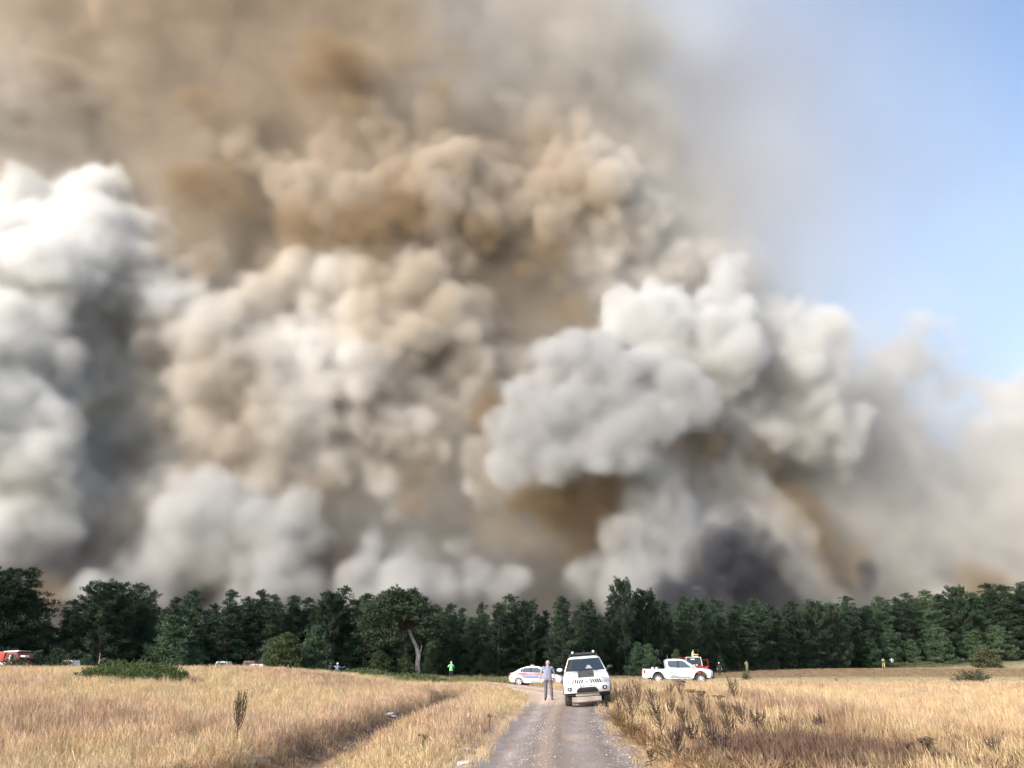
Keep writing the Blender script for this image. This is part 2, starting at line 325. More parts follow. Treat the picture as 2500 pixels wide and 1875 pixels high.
# ------------------------------------------------------------------ grass: tufts of real blades, scattered
def blades(n, h, spread, wid, lean, seed, heads=.3):
    r = np.random.RandomState(seed); V = []; Fc = []
    for i in range(n):
        a = r.uniform(0, 6.28); rr = spread*math.sqrt(r.rand()); bx, by = rr*cos(a), rr*sin(a)
        hh = h*r.uniform(.5, 1.15); la = r.uniform(0, 6.28); l = lean*r.uniform(.2, 1)*hh; dx, dy = cos(la)*l-.06*hh, sin(la)*l
        fa = r.uniform(0, 3.14); wx, wy = cos(fa)*wid/2, sin(fa)*wid/2; k = len(V)
        hd = 1.7 if r.rand() < heads else .7
        V += [(bx-wx, by-wy, 0), (bx+wx, by+wy, 0), (bx+dx*.35+wx*.8, by+dy*.35+wy*.8, hh*.55), (bx+dx*.35-wx*.8, by+dy*.35-wy*.8, hh*.55),
              (bx+dx*.75+wx*hd, by+dy*.75+wy*hd, hh*.86), (bx+dx*.75-wx*hd, by+dy*.75-wy*hd, hh*.86), (bx+dx*1.1, by+dy*1.1, hh)]
        Fc += [(k, k+1, k+2), (k, k+2, k+3), (k+3, k+2, k+4), (k+3, k+4, k+5), (k+5, k+4, k+6)]
    return np.array(V), np.array(Fc)
def scatter(name, label, cat, pts, rot, scl, vid, cols, variants, material, hscale=None):
    """one object: the variants' meshes plus loose points; its node tree puts a variant on each point"""
    V = []; Fc = []; K = []; n0 = 0
    for i, (v, f) in enumerate(variants): V.append(v); Fc.append(f+n0); K.append(np.full(len(v), i)); n0 += len(v)
    npt = len(pts); allv = np.concatenate(V+[pts]); kid = np.concatenate(K+[np.full(npt, -1)]).astype(np.int32)
    pad = np.zeros(n0); hs = scl if hscale is None else hscale
    me = np_mesh(name, allv, np.concatenate(Fc), False, [('kid', 'INT', kid), ('rot', 'FLOAT', np.concatenate([pad, rot])), ('scl', 'FLOAT_VECTOR', np.concatenate([np.ones((n0, 3)), np.stack([scl, scl, hs], -1)])),
                 ('vid', 'INT', np.concatenate([pad, vid]).astype(np.int32)), ('tint', 'FLOAT_COLOR', np.concatenate([np.ones((n0, 4)), np.c_[cols, np.ones(npt)]]))])
    o = link_mesh(name, me, material)
    g = bpy.data.node_groups.new(name, 'GeometryNodeTree'); g.interface.new_socket('Geometry', in_out='INPUT', socket_type='NodeSocketGeometry'); g.interface.new_socket('Geometry', in_out='OUTPUT', socket_type='NodeSocketGeometry')
    N_ = g.nodes; L_ = g.links; gi = N_.new('NodeGroupInput'); go = N_.new('NodeGroupOutput')
    def attr(nm, ty): a = N_.new('GeometryNodeInputNamedAttribute'); a.data_type = ty; a.inputs['Name'].default_value = nm; return [s for s in a.outputs if s.enabled][0]
    cmp = N_.new('FunctionNodeCompare'); cmp.data_type = 'INT'; cmp.operation = 'LESS_THAN'
    ia = [s for s in cmp.inputs if s.enabled]; L_.new(attr('kid', 'INT'), ia[0]); ia[1].default_value = 0
    sep = N_.new('GeometryNodeSeparateGeometry'); L_.new(gi.outputs[0], sep.inputs[0]); L_.new(cmp.outputs[0], sep.inputs[1])
    sp = N_.new('GeometryNodeSplitToInstances'); L_.new(sep.outputs[1], sp.inputs[0]); L_.new(attr('kid', 'INT'), sp.inputs['Group ID'])
    iop = N_.new('GeometryNodeInstanceOnPoints'); L_.new(sep.outputs[0], iop.inputs['Points']); L_.new(sp.outputs[0], iop.inputs['Instance']); iop.inputs['Pick Instance'].default_value = True
    L_.new(attr('vid', 'INT'), iop.inputs['Instance Index']); cx = N_.new('ShaderNodeCombineXYZ'); L_.new(attr('rot', 'FLOAT'), cx.inputs[2]); L_.new(cx.outputs[0], iop.inputs['Rotation']); L_.new(attr('scl', 'FLOAT_VECTOR'), iop.inputs['Scale'])
    L_.new(iop.outputs[0], go.inputs[0]); md = o.modifiers.new('scatter', 'NODES'); md.node_group = g
    return tag(o, label, cat, kind='stuff')
def grassmat(name, tr=.25):
    m = bpy.data.materials.new(name); m.use_nodes = True; n = m.node_tree; b = n.nodes['Principled BSDF']; b.inputs['Roughness'].default_value = .8; b.inputs['Specular IOR Level'].default_value = .15
    a = n.nodes.new('ShaderNodeAttribute'); a.attribute_type = 'INSTANCER'; a.attribute_name = 'tint'
    t = n.nodes.new('ShaderNodeBsdfTranslucent'); mx = n.nodes.new('ShaderNodeMixShader'); mx.inputs[0].default_value = tr
    n.links.new(a.outputs['Color'], b.inputs['Base Color']); n.links.new(a.outputs['Color'], t.inputs[0]); out = n.nodes['Material Output']
    n.links.new(b.outputs[0], mx.inputs[1]); n.links.new(t.outputs[0], mx.inputs[2]); n.links.new(mx.outputs[0], out.inputs['Surface']); return m
GM = grassmat('dry_grass_blades')
def grass_points():
    out = []
    for y0, y1, dens in ((9, 16, 42), (16, 24, 30), (24, 36, 20), (36, 55, 12), (55, 85, 5.5), (85, 175, 1.6)):
        wmax = y1*.78; n_ = int((y1-y0)*2*wmax*dens); y = RNG.uniform(y0, y1, n_); x = RNG.uniform(-1, 1, n_)*wmax
        k = np.abs(x) < y*.78+1; out.append(np.c_[x[k], y[k]])
    return np.concatenate(out)
gp = grass_points(); x, y = gp[:, 0], gp[:, 1]
rmk = road_mask(x, y); edge = fbm2(x*1.1, y*1.1, 77)
near_road = np.min(np.abs(np.stack([x-np.interp(y, RL[:70, 1], RL[:70, 0]), x-np.interp(y, RR[:70, 1], RR[:70, 0])])), 0)
fringe = rmk & (near_road < .45) & (RNG.rand(len(x)) < .16) & (y < 34)
keep = (~rmk | fringe) & ((near_road > .25) | (RNG.rand(len(x)) < .3) | (y > 34)) & ((RNG.rand(len(x)) < .35+1.3*edge))
keep &= ~(((x-np.interp(y, DITCH[:, 1], DITCH[:, 0]))**2 < .35) & (y < 46) & (RNG.rand(len(x)) < .8))
keep &= (x > -200)
c, tall, dk = zone(x, y); tall = np.where(near_road < .5, tall*(.35+1.1*near_road), tall); keep &= ~((tall < .04))
x, y, c, tall = x[keep], y[keep], c[keep], tall[keep]; N = len(x)
edgeY = np.interp(x, [-80, 0, 20, 60, 110], [84, 88, 108, 140, 160])
jm = at(326, 36.5); k2 = (y < edgeY+4) & (((x-jm[0])/2.3)**2+((y-36.5)/1.7)**2 > 1); x, y, c, tall = x[k2], y[k2], c[k2], tall[k2]; N = len(x)
far = ss(20, 80, y)
c = c*RNG.uniform(.75, 1.25, (N, 1))*(1+.05*RNG.randn(N, 3)); c = np.clip(c, .02, .74)
variants = [blades(26, 1, .34, .017, .35, s) for s in range(6)]
sxy = (.42+.5*far)*RNG.uniform(.8, 1.3, N); hs = tall*RNG.uniform(.7, 1.3, N)*(1+.25*(RNG.rand(N) < .05))
scatter('meadow_grass', 'tall dry straw coloured grass covering the meadow on both sides of the track', 'grass', np.c_[x, y, zh(x, y)-.01], RNG.uniform(-.6, .6, N), sxy, RNG.randint(0, 6, N), c, variants, GM, hscale=hs)
print('grass', N, time.time()-T0)

# ------------------------------------------------------------------ pines
BARK = mat('pine_bark', (.055, .043, .036), .9, noise=(5, (.11, .085, .07)), bump=(14, .6, .03))
BARKL = mat('grey_pine_bark', (.27, .235, .205), .9, noise=(4, (.42, .38, .345)), bump=(14, .6, .03))
NEEDLE = leafmat('pine_needles', (.020, .040, .027), (.040, .064, .035), .55)
NEEDLE2 = leafmat('pale_pine_needles', (.042, .078, .048), (.07, .108, .055), .9)
NEEDLE3 = leafmat('broadleaf_foliage', (.036, .056, .024), (.058, .078, .034), .9)
def tufts(C, n, R, ln, wd, up, seed, squash=.7):
    """needle sprays: n narrow triangles round each clump centre C (m,3)"""
    r = np.random.RandomState(seed); m = len(C); K = m*n
    d = r.randn(K, 3); d /= np.linalg.norm(d, axis=1)[:, None];
    Rr = np.repeat(R if np.ndim(R) else np.full(m, R), n); o = np.repeat(C, n, 0)+d*(Rr*np.cbrt(r.rand(K)))[:, None]*np.array([1, 1, squash])
    g = d*np.array([1, 1, .6])+np.array([0, 0, up])+.35*r.randn(K, 3); g /= np.linalg.norm(g, axis=1)[:, None]
    s = np.cross(g, r.randn(K, 3)); s /= np.linalg.norm(s, axis=1)[:, None]+1e-9
    L = ln*r.uniform(.6, 1.3, (K, 1)); W = wd*r.uniform(.6, 1.3, (K, 1))
    V = np.stack([o-s*W*.5, o+s*W*.5, o+g*L*.6+s*W*.45, o+g*L], 1).reshape(-1, 3)
    b = np.arange(K)*4; Fc = np.stack([b, b+1, b+2, b+3], 1); return V, Fc
def crown_mesh(name, C, R, n, ln, wd, up, seed, mt):
    V, Fc = tufts(C, n, R, ln, wd, up, seed); return np_mesh(name, V, Fc)
def make_pine(h, rad, base, shape, seed, needle, nb=70, n=26, lump=.55, bark=None, droop=0., clump=.42):
    """a pine of height h: trunk with limbs, and a crown of needle sprays carried at the limb ends.
    shape(t) is the crown's relative radius at height fraction t above 'base'"""
    r = np.random.RandomState(seed); mb = MB(); bend = r.uniform(-.02, .02, 2)*h
    def tr(z): t = z/h; return np.array([bend[0]*sin(t*3)+.1*sin(t*9+seed), bend[1]*sin(t*2.5), z])
    base = min(base, .45 if h > 8 else base)
    zs = np.linspace(0, h*.97, 9); mb.tube([tr(z) for z in zs], [max(.03, .017*h*(1-z/h)**.8+.01) for z in zs], 7)
    C = []; RR_ = []
    for k in range(nb):
        t = ((k+r.rand())/nb)**.9; z = base+(h-base)*t; a = k*2.4+r.uniform(-.5, .5); L = rad*shape(t)*r.uniform(1-lump, 1.15)
        el = .15+.75*t-droop; p0 = tr(min(z-.12*L, h*.95)); dirv = np.array([cos(a), sin(a), 0.])
        p1 = p0+dirv*L*.55+np.array([0, 0, L*.25*el]); p2 = p0+dirv*L*.96+np.array([0, 0, L*.6*el])
        if L > .5: mb.tube([p0, p1, p2], [.011*L+.015, .008*L+.01, .008], 4, cap=False)
        m = max(1, int(L/.36+r.rand()))
        for q in range(m):
            f = .30+.72*(q+1)/m; c = (p0*(1-f)**2+2*p1*f*(1-f)+p2*f*f) if f < 1 else p2
            for _ in range(2 if f > .45 else 1):
                C.append(c+r.randn(3)*np.array([.22, .22, .10])*(.5+f*.8)); RR_.append(clump*(.55+.6*f)*(1-.5*t)*r.uniform(.6, 1.15))
    C.append(tr(h*.985)); RR_.append(clump*.45)
    C = np.array(C); RR_ = np.array(RR_); V, Fc = tufts(C, int(n*1.35), RR_, .27, .055, .8, seed)
    cm = np_mesh('crown', V, Fc)
    root = empty('pine_tree', (0, 0, 0)); mb.build('trunk', bark or BARK, root, smooth=True); link_mesh('crown', cm, needle, root); return root
cone = lambda t: min(1, .75+3.2*t)*(1-t)**.9*1.2+.03
oval = lambda t: max(.62, math.sqrt(max(0, 1-(1.5*t-.5)**2)))*min(1, (1.03-t)*3)*(1-.4*t)
dome = lambda t: min(1, .75+.6*t)*math.sqrt(max(0.02, 1-t**3.2))
colu = lambda t: min(1, .8+1.5*t)*(1-t**1.7)*.97+.04
HID = 'hidden'
protos = []
def proto(key, h, *a, **k):
    o = make_pine(h, *a, **k); protos.append(o); o['h'] = h; return o
PR = {'cone': [make_pine(11, 2.5, .8, cone, 1, NEEDLE, 84), make_pine(11, 2.2, 1.4, cone, 2, NEEDLE, 76), make_pine(11, 2.7, 1.0, cone, 31, NEEDLE2, 80)],
      'oval': [make_pine(11, 3.0, 1.6, oval, 3, NEEDLE, 84), make_pine(11, 2.6, 2.6, oval, 4, NEEDLE, 76), make_pine(11, 2.8, 1.2, colu, 5, NEEDLE, 84)],
      'colu': [make_pine(11, 2.2, 1.0, colu, 6, NEEDLE, 76), make_pine(11, 2.5, .8, colu, 7, NEEDLE, 80), make_pine(11, 2.1, 2.2, colu, 8, NEEDLE, 70)],
      'broad': [make_pine(11, 5.0, .6, dome, 9, NEEDLE, 120, n=30, lump=.5), make_pine(11, 5.0, .6, dome, 19, NEEDLE, 110, n=28, lump=.65)],
      'young': [make_pine(5, 1.9, .1, cone, 10, NEEDLE2, 60, n=26, clump=.36), make_pine(5, 1.7, .1, colu, 11, NEEDLE2, 56, n=26, clump=.36)],
      'leafy': [make_pine(5, 2.0, .1, oval, 12, NEEDLE3, 60, n=26, clump=.38)],
      'back': [make_pine(11, 2.3, .6, cone, 13, NEEDLE, 60, n=24), make_pine(11, 2.3, .6, colu, 14, NEEDLE, 60, n=24), make_pine(11, 2.3, .9, cone, 15, NEEDLE, 60, n=24)]}
H0 = {'young': 5, 'leafy': 5}; used_p = set()
def plant(kind, i, loc, h, wx, rz, label, cat='pine tree', group=None, name='pine_tree'):
    src = PR[kind][i % len(PR[kind])]
    if src.as_pointer() not in used_p: used_p.add(src.as_pointer()); o = src
    else: o = copy_tree(src)
    if name != 'pine_tree': o.name = name
    s = h/H0.get(kind, 11); o.location = loc; o.scale = (wx*s, wx*s, s); o.rotation_euler = (0, 0, rz)
    return tag(o, label, cat, group)
def top_z(px, py, Y): return P(px, py, Y)[2]
edge_of = lambda px: float(np.interp(px, [-100, 0, 500, 1000, 1400, 1650, 1900, 2200, 2600], [76, 82, 92, 92, 96, 108, 132, 158, 166]))
# front row, left to right: picture column of the stem, of the top, kind, width, how far in front of the edge, and what singles it out
FRONT = [
 (-45, 1395, 'broad', .85, 2, 'broad dark pine cut by the left edge of the photo'),
 (28, 1392, 'oval', 1.25, 4, 'tall layered pine above the red fire engine at the far left'),
 (92, 1512, 'oval', .9, 0, 'low dark pine in the dip right of the fire engine'),
 (150, 1472, 'cone', 1.1, 2, 'dark pine leaning into the left side of the big broad pine'),
 (238, 1416, 'broad', 1.0, 5, 'biggest broad crowned pine, behind the green juniper mound'),
 (318, 1432, 'colu', 1.1, 2, 'rugged pine forming the right shoulder of the broad pine'),
 (352, 1436, 'colu', .8, 3, 'narrow pine with a feathery top right of the broad pine'),
 (408, 1458, 'cone', .8, -1, 'slim pointed pine right of the feathery topped pine'),
 (452, 1442, 'cone', 1.0, 2, 'pointed pale green pine standing free above its neighbours on the left'),
 (508, 1466, 'colu', .9, 0, 'dark pine between the pale pointed one and the twin tops'),
 (545, 1450, 'oval', 1.0, 3, 'dark round pine over the white car hidden among the trees'),
 (585, 1446, 'colu', .9, 0, 'tall straight pine left of the hidden red vehicle'),
 (622, 1448, 'oval', .95, 1, 'bushy pine over the red and white vehicle hidden in the wood'),
 (652, 1446, 'cone', 1.0, 2, 'conical dark pine right of the hidden red vehicle'),
 (702, 1455, 'oval', .9, 0, 'rounded pine behind the low tawny green leafy tree'),
 (742, 1462, 'cone', .9, -1, 'pine with a thin leader left of the tall twin crowns'),
 (795, 1445, 'broad', .62, 3, 'tall full pine left of the two seated people'),
 (828, 1440, 'colu', .9, 1, 'tall dark pine right above the two seated people'),
 (886, 1438, 'cone', 1.1, 2, 'tallest pointed pine left of the bent trunk pine'),
 (936, 1450, 'colu', .9, 0, 'dark pine tucked behind the flat crown of the bent pine'),
 (1070, 1476, 'cone', .9, 0, 'dark conical pine just right of the bent trunk pine'),
 (1098, 1474, 'colu', .9, 2, 'slender pine behind the person in the fluorescent vest'),
 (1126, 1486, 'cone', .7, -1, 'thin spire topped pine right of the fluorescent vest'),
 (1150, 1500, 'cone', .9, 0, 'shortest pine in the dip of the forest skyline'),
 (1176, 1478, 'colu', .8, 0, 'narrow pine left of the yellow green tinted pine'),
 (1216, 1464, 'oval', 1.1, 3, 'yellow green tinted pine left above the police sedan'),
 (1246, 1458, 'colu', 1.0, 1, 'tall pine directly above the boot of the police sedan'),
 (1284, 1466, 'broad', .62, 2, 'dense dark pine directly above the police sedan roof'),
 (1334, 1492, 'cone', .85, 1, 'slim pointed pine right above the walking man'),
 (1374, 1458, 'oval', .85, 4, 'pine with a pale bare stem left above the parked white SUV'),
 (1424, 1466, 'colu', 1.0, 1, 'dark pine directly above the roof of the white SUV'),
 (1448, 1472, 'oval', .9, 0, 'rounded dark pine right above the white SUV roof'),
 (1497, 1440, 'colu', .75, 0, 'ragged topped pine left of the tallest pine group'),
 (1528, 1430, 'broad', .46, 3, 'tallest pine of the middle group, right of the white SUV'),
 (1584, 1440, 'broad', .62, 2, 'broad tall pine above the tail of the pickup'),
 (1630, 1470, 'colu', 1.0, 1, 'dark pine above the cab of the pickup'),
 (1680, 1458, 'colu', 1.0, 2, 'tall dense pine above the bonnet of the pickup'),
 (1716, 1464, 'broad', .62, 1, 'dense pine right above the red off-road vehicle'),
 (1764, 1466, 'colu', 1.0, 1, 'dark pine above the person in black'),
 (1806, 1468, 'cone', 1.1, 2, 'broad cone shaped pine left above the person in pale yellow by the weed'),
 (1852, 1470, 'oval', 1.0, 1, 'dense pine right of the person in pale yellow by the weed'),
 (1898, 1466, 'colu', 1.0, 2, 'evenly dense pine in the middle of the right hand forest wall'),
 (1950, 1470, 'cone', 1.05, 1, 'bluish green pine right of the middle of the forest wall'),
 (2004, 1472, 'broad', .62, 2, 'wide brownish green pine with feathery lower limbs on the right'),
 (2052, 1474, 'broad', .62, 3, 'broad olive tinted pine with its foliage down to the meadow'),
 (2092, 1462, 'cone', .9, 0, 'pointed pine where the dark smoke meets the white smoke'),
 (2132, 1472, 'colu', .95, 1, 'dark pine left of the two distant people on the right'),
 (2168, 1462, 'cone', .9, 1, 'pointed pine above the distant person in a yellow suit'),
 (2210, 1452, 'colu', .95, 1, 'dark pine above the distant person in a pale shirt'),
 (2240, 1450, 'cone', .9, 0, 'spire topped pine right of the distant pair'),
 (2288, 1440, 'cone', .9, 1, 'tall spire topped pine rising from the right hand skyline'),
 (2322, 1446, 'cone', .9, 0, 'pointed pine right of the tall spire'),
 (2368, 1444, 'broad', .62, 1, 'round topped dark pine above the scraggly meadow bush'),
 (2412, 1438, 'cone', .9, 0, 'pointed pine above the small tree on the right slope'),
 (2446, 1432, 'cone', .95, 1, 'tall pointed pine near the right edge of the photo'),
 (2488, 1420, 'colu', 1.1, 3, 'tall heavy pine at the right edge of the photo'),
 (2548, 1424, 'oval', 1.1, 2, 'dark pine cut off by the right edge of the photo')]
for i, (px, py, kd, wx, fr, lb) in enumerate(FRONT):
    Y = edge_of(px)-fr+3; q = at(px, Y); h = top_z(px, py, Y)-q[2]
    h *= 1+.05*sin(i*2.7); plant(kd, i, tuple(q), h*1.0, wx*((1.18 if px < 1640 else 1.38) if kd != 'broad' else .95), i*1.7, lb, group='pines along the front of the forest')
# second and third ranks fill the wall behind
SKY = np.array([(-200, 1420), (0, 1400), (60, 1450), (105, 1520), (150, 1500), (230, 1425), (330, 1445), (390, 1480), (450, 1450), (500, 1482), (560, 1466), (600, 1458), (650, 1455), (690, 1470), (760, 1470), (820, 1452), (885, 1450), (950, 1455), (1060, 1482), (1120, 1494), (1150, 1510), (1200, 1478), (1250, 1468), (1300, 1478), (1345, 1500), (1375, 1475), (1430, 1475), (1480, 1492), (1520, 1450), (1590, 1458), (1620, 1476), (1700, 1468), (1800, 1472), (1900, 1470), (2000, 1478), (2090, 1472), (2140, 1470), (2200, 1458), (2290, 1452), (2370, 1450), (2500, 1432), (2700, 1425)], float)
rr = random.Random(5); k = 0
for dY, step, dpy in ((7, 48, 6), (13, 52, 3), (20, 62, 8), (30, 84, 5)):
    px = -140+rr.random()*20
    while px < 2640:
        Y = edge_of(px)+dY+rr.uniform(-2, 2)+3; py = np.interp(px, SKY[:, 0], SKY[:, 1])+dpy+rr.uniform(0, 16); q = at(px, Y); h = top_z(px, py, Y)-q[2]
        plant('cone' if dY < 10 and rr.random() < .35 else ('colu' if dY < 10 else 'back'), rr.randrange(6), tuple(q), h, rr.uniform(.85, 1.2), rr.random()*6, 'dark green pine in the crowded ranks behind the front row of the forest', group='pines in the ranks behind the front row')
        px += step*rr.uniform(.75, 1.25)*105/Y; k += 1
# young trees and leafy bushes before the wall
YOUNG = [(692, 1548, 'leafy', 1.3, 14, 'low leafy olive green tree standing before the pines left of the seated people'),
 (655, 1560, 'young', 1.0, 12, 'small pale pine left of the low leafy olive tree'), (762, 1530, 'young', 1.05, 9, 'pale bluish young pine right of the low leafy olive tree'),
 (412, 1508, 'young', 1.5, 10, 'large pale green bushy young pine right of the broad pine'), (438, 1590, 'young', 1.2, 15, 'small bushy pine at the foot of the pale pointed pine'),
 (85, 1590, 'young', 1.3, 16, 'dark bushy young pine right beside the fire engine'), (130, 1585, 'young', 1.4, 14, 'low spreading young pine between the fire engine and the hidden white car'), (205, 1600, 'young', 1.4, 13, 'low young pine right of the hidden white car'),
 (925, 1590, 'leafy', 1.2, 13, 'yellowish green bush left of the bent trunk'), (988, 1600, 'leafy', 1.2, 11, 'rounded bush just left of the foot of the bent trunk'),
 (1560, 1570, 'young', .9, 12, 'slender pale young pine above the tail end of the pickup'), (1652, 1588, 'young', .9, 12, 'small young pine above the pickup cab'), (1760, 1602, 'young', .9, 8, 'tiny young pine beside the person in black'),
 (1590, 1575, 'young', 1.1, 9, 'bushy young pine behind the pickup bed'),
 (2132, 1558, 'young', 1.1, 7, 'bright green young pine left behind the person in the yellow suit'), (2170, 1546, 'young', 1.0, 4, 'pale young pine right behind the distant pair'),
 (2232, 1562, 'young', 1.1, 5, 'rounded young pine right of the distant pair'), (2282, 1566, 'young', 1.0, 4, 'small rounded young pine left of the tall pale young pine'), (2308, 1534, 'young', 1.2, 5, 'tall pale young pine on the right slope'),
 (2392, 1542, 'young', 1.5, 5, 'bushy pale pine behind the small dark tree on the right slope'), (2450, 1530, 'young', 1.3, 4, 'pale young pine near the right edge')]
for i, (px, py, kd, wx, fr, lb) in enumerate(YOUNG):
    Y = edge_of(px)-fr*.6+1; q = at(px, Y); h = top_z(px, py, Y)-q[2]
    plant(kd, i, tuple(q), h, wx, i*1.3, lb, 'young tree', 'young trees and bushes at the forest foot', name='young_pine' if kd == 'young' else 'leafy_tree')
for kd in PR:
    for s in PR[kd]:
        if s.as_pointer() not in used_p:
            for c_ in list(s.children): bpy.data.objects.remove(c_)
            bpy.data.objects.remove(s)
print('trees', len([o for o in sc.objects if o.name.startswith('pine_tree')]), time.time()-T0)

# the bent pine with a bare pale trunk and a flat layered crown
def bent_pine():
    Y = 88.; f = lambda px, py: P(px, py, Y)
    base = at(1022, Y); root = empty('bent_pine', tuple(base))
    pts = [Vector(f(px, py))-Vector(base) for px, py in [(1022, 1643), (1019, 1622), (1021, 1600), (1016, 1580), (1005, 1558), (997, 1538), (990, 1515), (978, 1495)]]; pts[0] = Vector((0, 0, -.2))
    for i, p in enumerate(pts): p.y += (.15*i)
    mb = MB(); mb.tube(pts, [.30, .25, .24, .22, .19, .17, .14, .09], 10); t = pts[2]; mb.tube([t, t+Vector((.25, -.1, .5)), t+Vector((.3, -.1, 1.0))], [.09, .07, .04], 6)
    mb.build('trunk', BARKL, root, smooth=True)
    r = np.random.RandomState(3); C = []; R = []; lb = MB(); mid = np.array(pts[6])
    pads = [(945, 1462, 1.5), (975, 1455, 1.5), (1000, 1458, 1.5), (1022, 1472, 1.3), (1040, 1492, 1.3), (930, 1490, 1.6), (912, 1515, 1.2), (920, 1545, 1.2), (945, 1520, 1.7), (975, 1490, 1.6), (1010, 1505, 1.5), (1050, 1520, 1.3), (1062, 1545, 1.2), (952, 1545, 1.4), (925, 1572, 1.1), (948, 1568, .9), (1048, 1545, 1.2)]
    for (px, py, rd) in pads:
        for dy in (-2.4, 0, 2.2):
            c = f(px+r.uniform(-8, 8), py+r.uniform(-6, 6))-base; c[1] += dy*r.uniform(.5, 1.2)
            lb.tube([mid+np.array([0, 0, -.8]), (mid+c)/2+np.array([0, 0, -.2]), c], [.09, .06, .02], 5, cap=False)
            for _ in range(16): C.append(c+r.randn(3)*np.array([.62, .62, .26])*rd*.75); R.append(.40*r.uniform(.7, 1.2))
    lb.build('limbs', BARK, root, smooth=True)
    V, Fc = tufts(np.array(C), 26, np.array(R), .28, .10, .7, 5); link_mesh('crown', np_mesh('crown', V, Fc), leafmat('bent_pine_needles', (.026, .045, .028), (.052, .070, .036), .8, 0.), root)
    tag(root, 'leaning pine with a bare pale curved trunk and a flat layered crown', 'pine tree')
bent_pine()

# ------------------------------------------------------------------ junipers and bushes
JUN = leafmat('juniper_sprays', (.055, .085, .028), (.105, .135, .045), 2.0, .1); JUN2 = leafmat('dull_juniper_sprays', (.06, .08, .035), (.10, .125, .055), 1.2, .1)  # JUN2 is a duller green for the far patches
BUSHM = leafmat('dark_scrub_leaves', (.045, .055, .030), (.085, .090, .045), 3.0, .15); TWIG = mat('dry_twigs', (.11, .080, .058), .9)
def low_shrub(px0, px1, Y, depth, h, seed, label, mt, n=14, ln=.17, wd=.06, dens=9, name='juniper_shrub', cat='juniper shrub'):
    a = at(px0, Y); b = at(px1, Y); L = b[0]-a[0]; r = np.random.RandomState(seed); cx = (a[0]+b[0])/2; m = int(L*depth*dens)
    u = r.uniform(-1, 1, m); v = r.uniform(-1, 1, m); k = u*u+v*v < 1; u, v = u[k], v[k]
    x = cx+u*L/2; y = Y+v*depth/2; lump = fbm2(x*.9+seed, y*.9, seed); z = zh(x, y)+h*np.sqrt(1-(u*u+v*v)**1.5)*(.55+.7*lump)*r.uniform(.6, 1.05, len(u))
    base = np.array([cx, Y, float(zh(cx, Y))]); C = np.c_[x, y, z]-base
    V, Fc = tufts(C, n, np.full(len(C), .22), ln, wd, .35, seed); root = empty(name, tuple(base))
    link_mesh('foliage', np_mesh('foliage', V, Fc), mt, root); mb = MB()
    for q in range(14): c = C[r.randint(len(C))]; mb.tube([(0, 0, 0), (c[0]*.5, c[1]*.5, c[2]*.4+.05), tuple(c*.95)], [.03, .02, .008], 4, cap=False)
    mb.build('stems', TWIG, root); tag(root, label, cat)
low_shrub(190, 458, 36.5, 3.6, .72, 1, 'low spreading juniper mound alone in the straw coloured grass on the left', JUN, n=40, dens=34, ln=.10, wd=.028)
low_shrub(690, 850, 74, 6, .6, 2, 'flat juniper patch beneath and left of the two seated people', JUN2)
low_shrub(800, 985, 76, 7, .75, 3, 'long juniper patch between the seated people and the bent trunk', JUN2)
low_shrub(930, 1090, 73, 5, .55, 4, 'juniper patch at the foot of the bent pale trunk', JUN2)
low_shrub(470, 690, 76, 6, .65, 5, 'dull green juniper strip before the vehicles hidden in the trees', JUN2)
low_shrub(2130, 2330, 150, 5, 1.0, 16, 'dark juniper strip on the slope right of the distant pair', JUN2, dens=4)
def bush(px, py, hpx, wpx, seed, label, Y=None, mt=None, n=16, dens=60, thing='bush'):
    q = G(px, py) if Y is None else at(px, Y); t = P(px, py, q[1])[1]/1.06; s = t/F; h = hpx*s; w_ = wpx*s/2; r = np.random.RandomState(seed); C = []; mb = MB()
    for i in range(dens):
        a = r.uniform(0, 6.28); f = r.rand()**.6; tip = np.array([cos(a)*w_*f, sin(a)*w_*f*.7, h*(1-.75*f*f)*r.uniform(.45, 1.05)])
        mb.tube([(0, 0, 0), tuple(tip*np.array([.35, .35, .55])), tuple(tip)], [.015, .010, .004], 3, cap=False)
        for g in (.55, .75, .9, 1): C.append(tip*g*np.array([1, 1, 1])+r.randn(3)*.04*h)
    root = empty(thing, tuple(q)); V, Fc = tufts(np.array(C), n, np.full(len(C), .09*h), .075*h, .04*h, .3, seed); link_mesh('foliage', np_mesh('foliage', V, Fc), mt or BUSHM, root); mb.build('branches', TWIG, root); tag(root, label, thing.replace('_', ' '))
bush(2378, 1676, 50, 110, 1, 'dark scraggly bush alone in the meadow on the right', n=9)
bush(2412, 1614, 52, 74, 2, 'small dark bushy tree on the slope above the scraggly bush', Y=146, dens=80)
bush(158, 1640, 52, 50, 3, 'leafy dark bush in front of the hidden white car on the left', Y=67, n=7, dens=40)
bush(20, 1642, 46, 80, 4, 'dark leafy bush in front of the lower body of the fire engine', Y=66, n=10, dens=60)
bush(58, 1642, 42, 70, 14, 'low dark bush right below the windscreen of the fire engine', Y=66, n=12, dens=40)
bush(540, 1632, 44, 60, 5, 'dark bush screening the white car in the trees', Y=74, n=8, dens=30)
bush(618, 1632, 44, 64, 6, 'dark bush screening the red vehicle in the trees', Y=74, n=8, dens=30)
bush(1824, 1664, 28, 26, 7, 'small dark weed clump in front of the person in pale yellow', n=8, dens=26)
bush(1345, 1676, 20, 40, 8, 'dry tawny tuft of weeds under the front of the police sedan', mt=leafmat('dry_weed_leaves', (.16, .11, .05), (.26, .18, .09), 3, .1), n=8, dens=40)
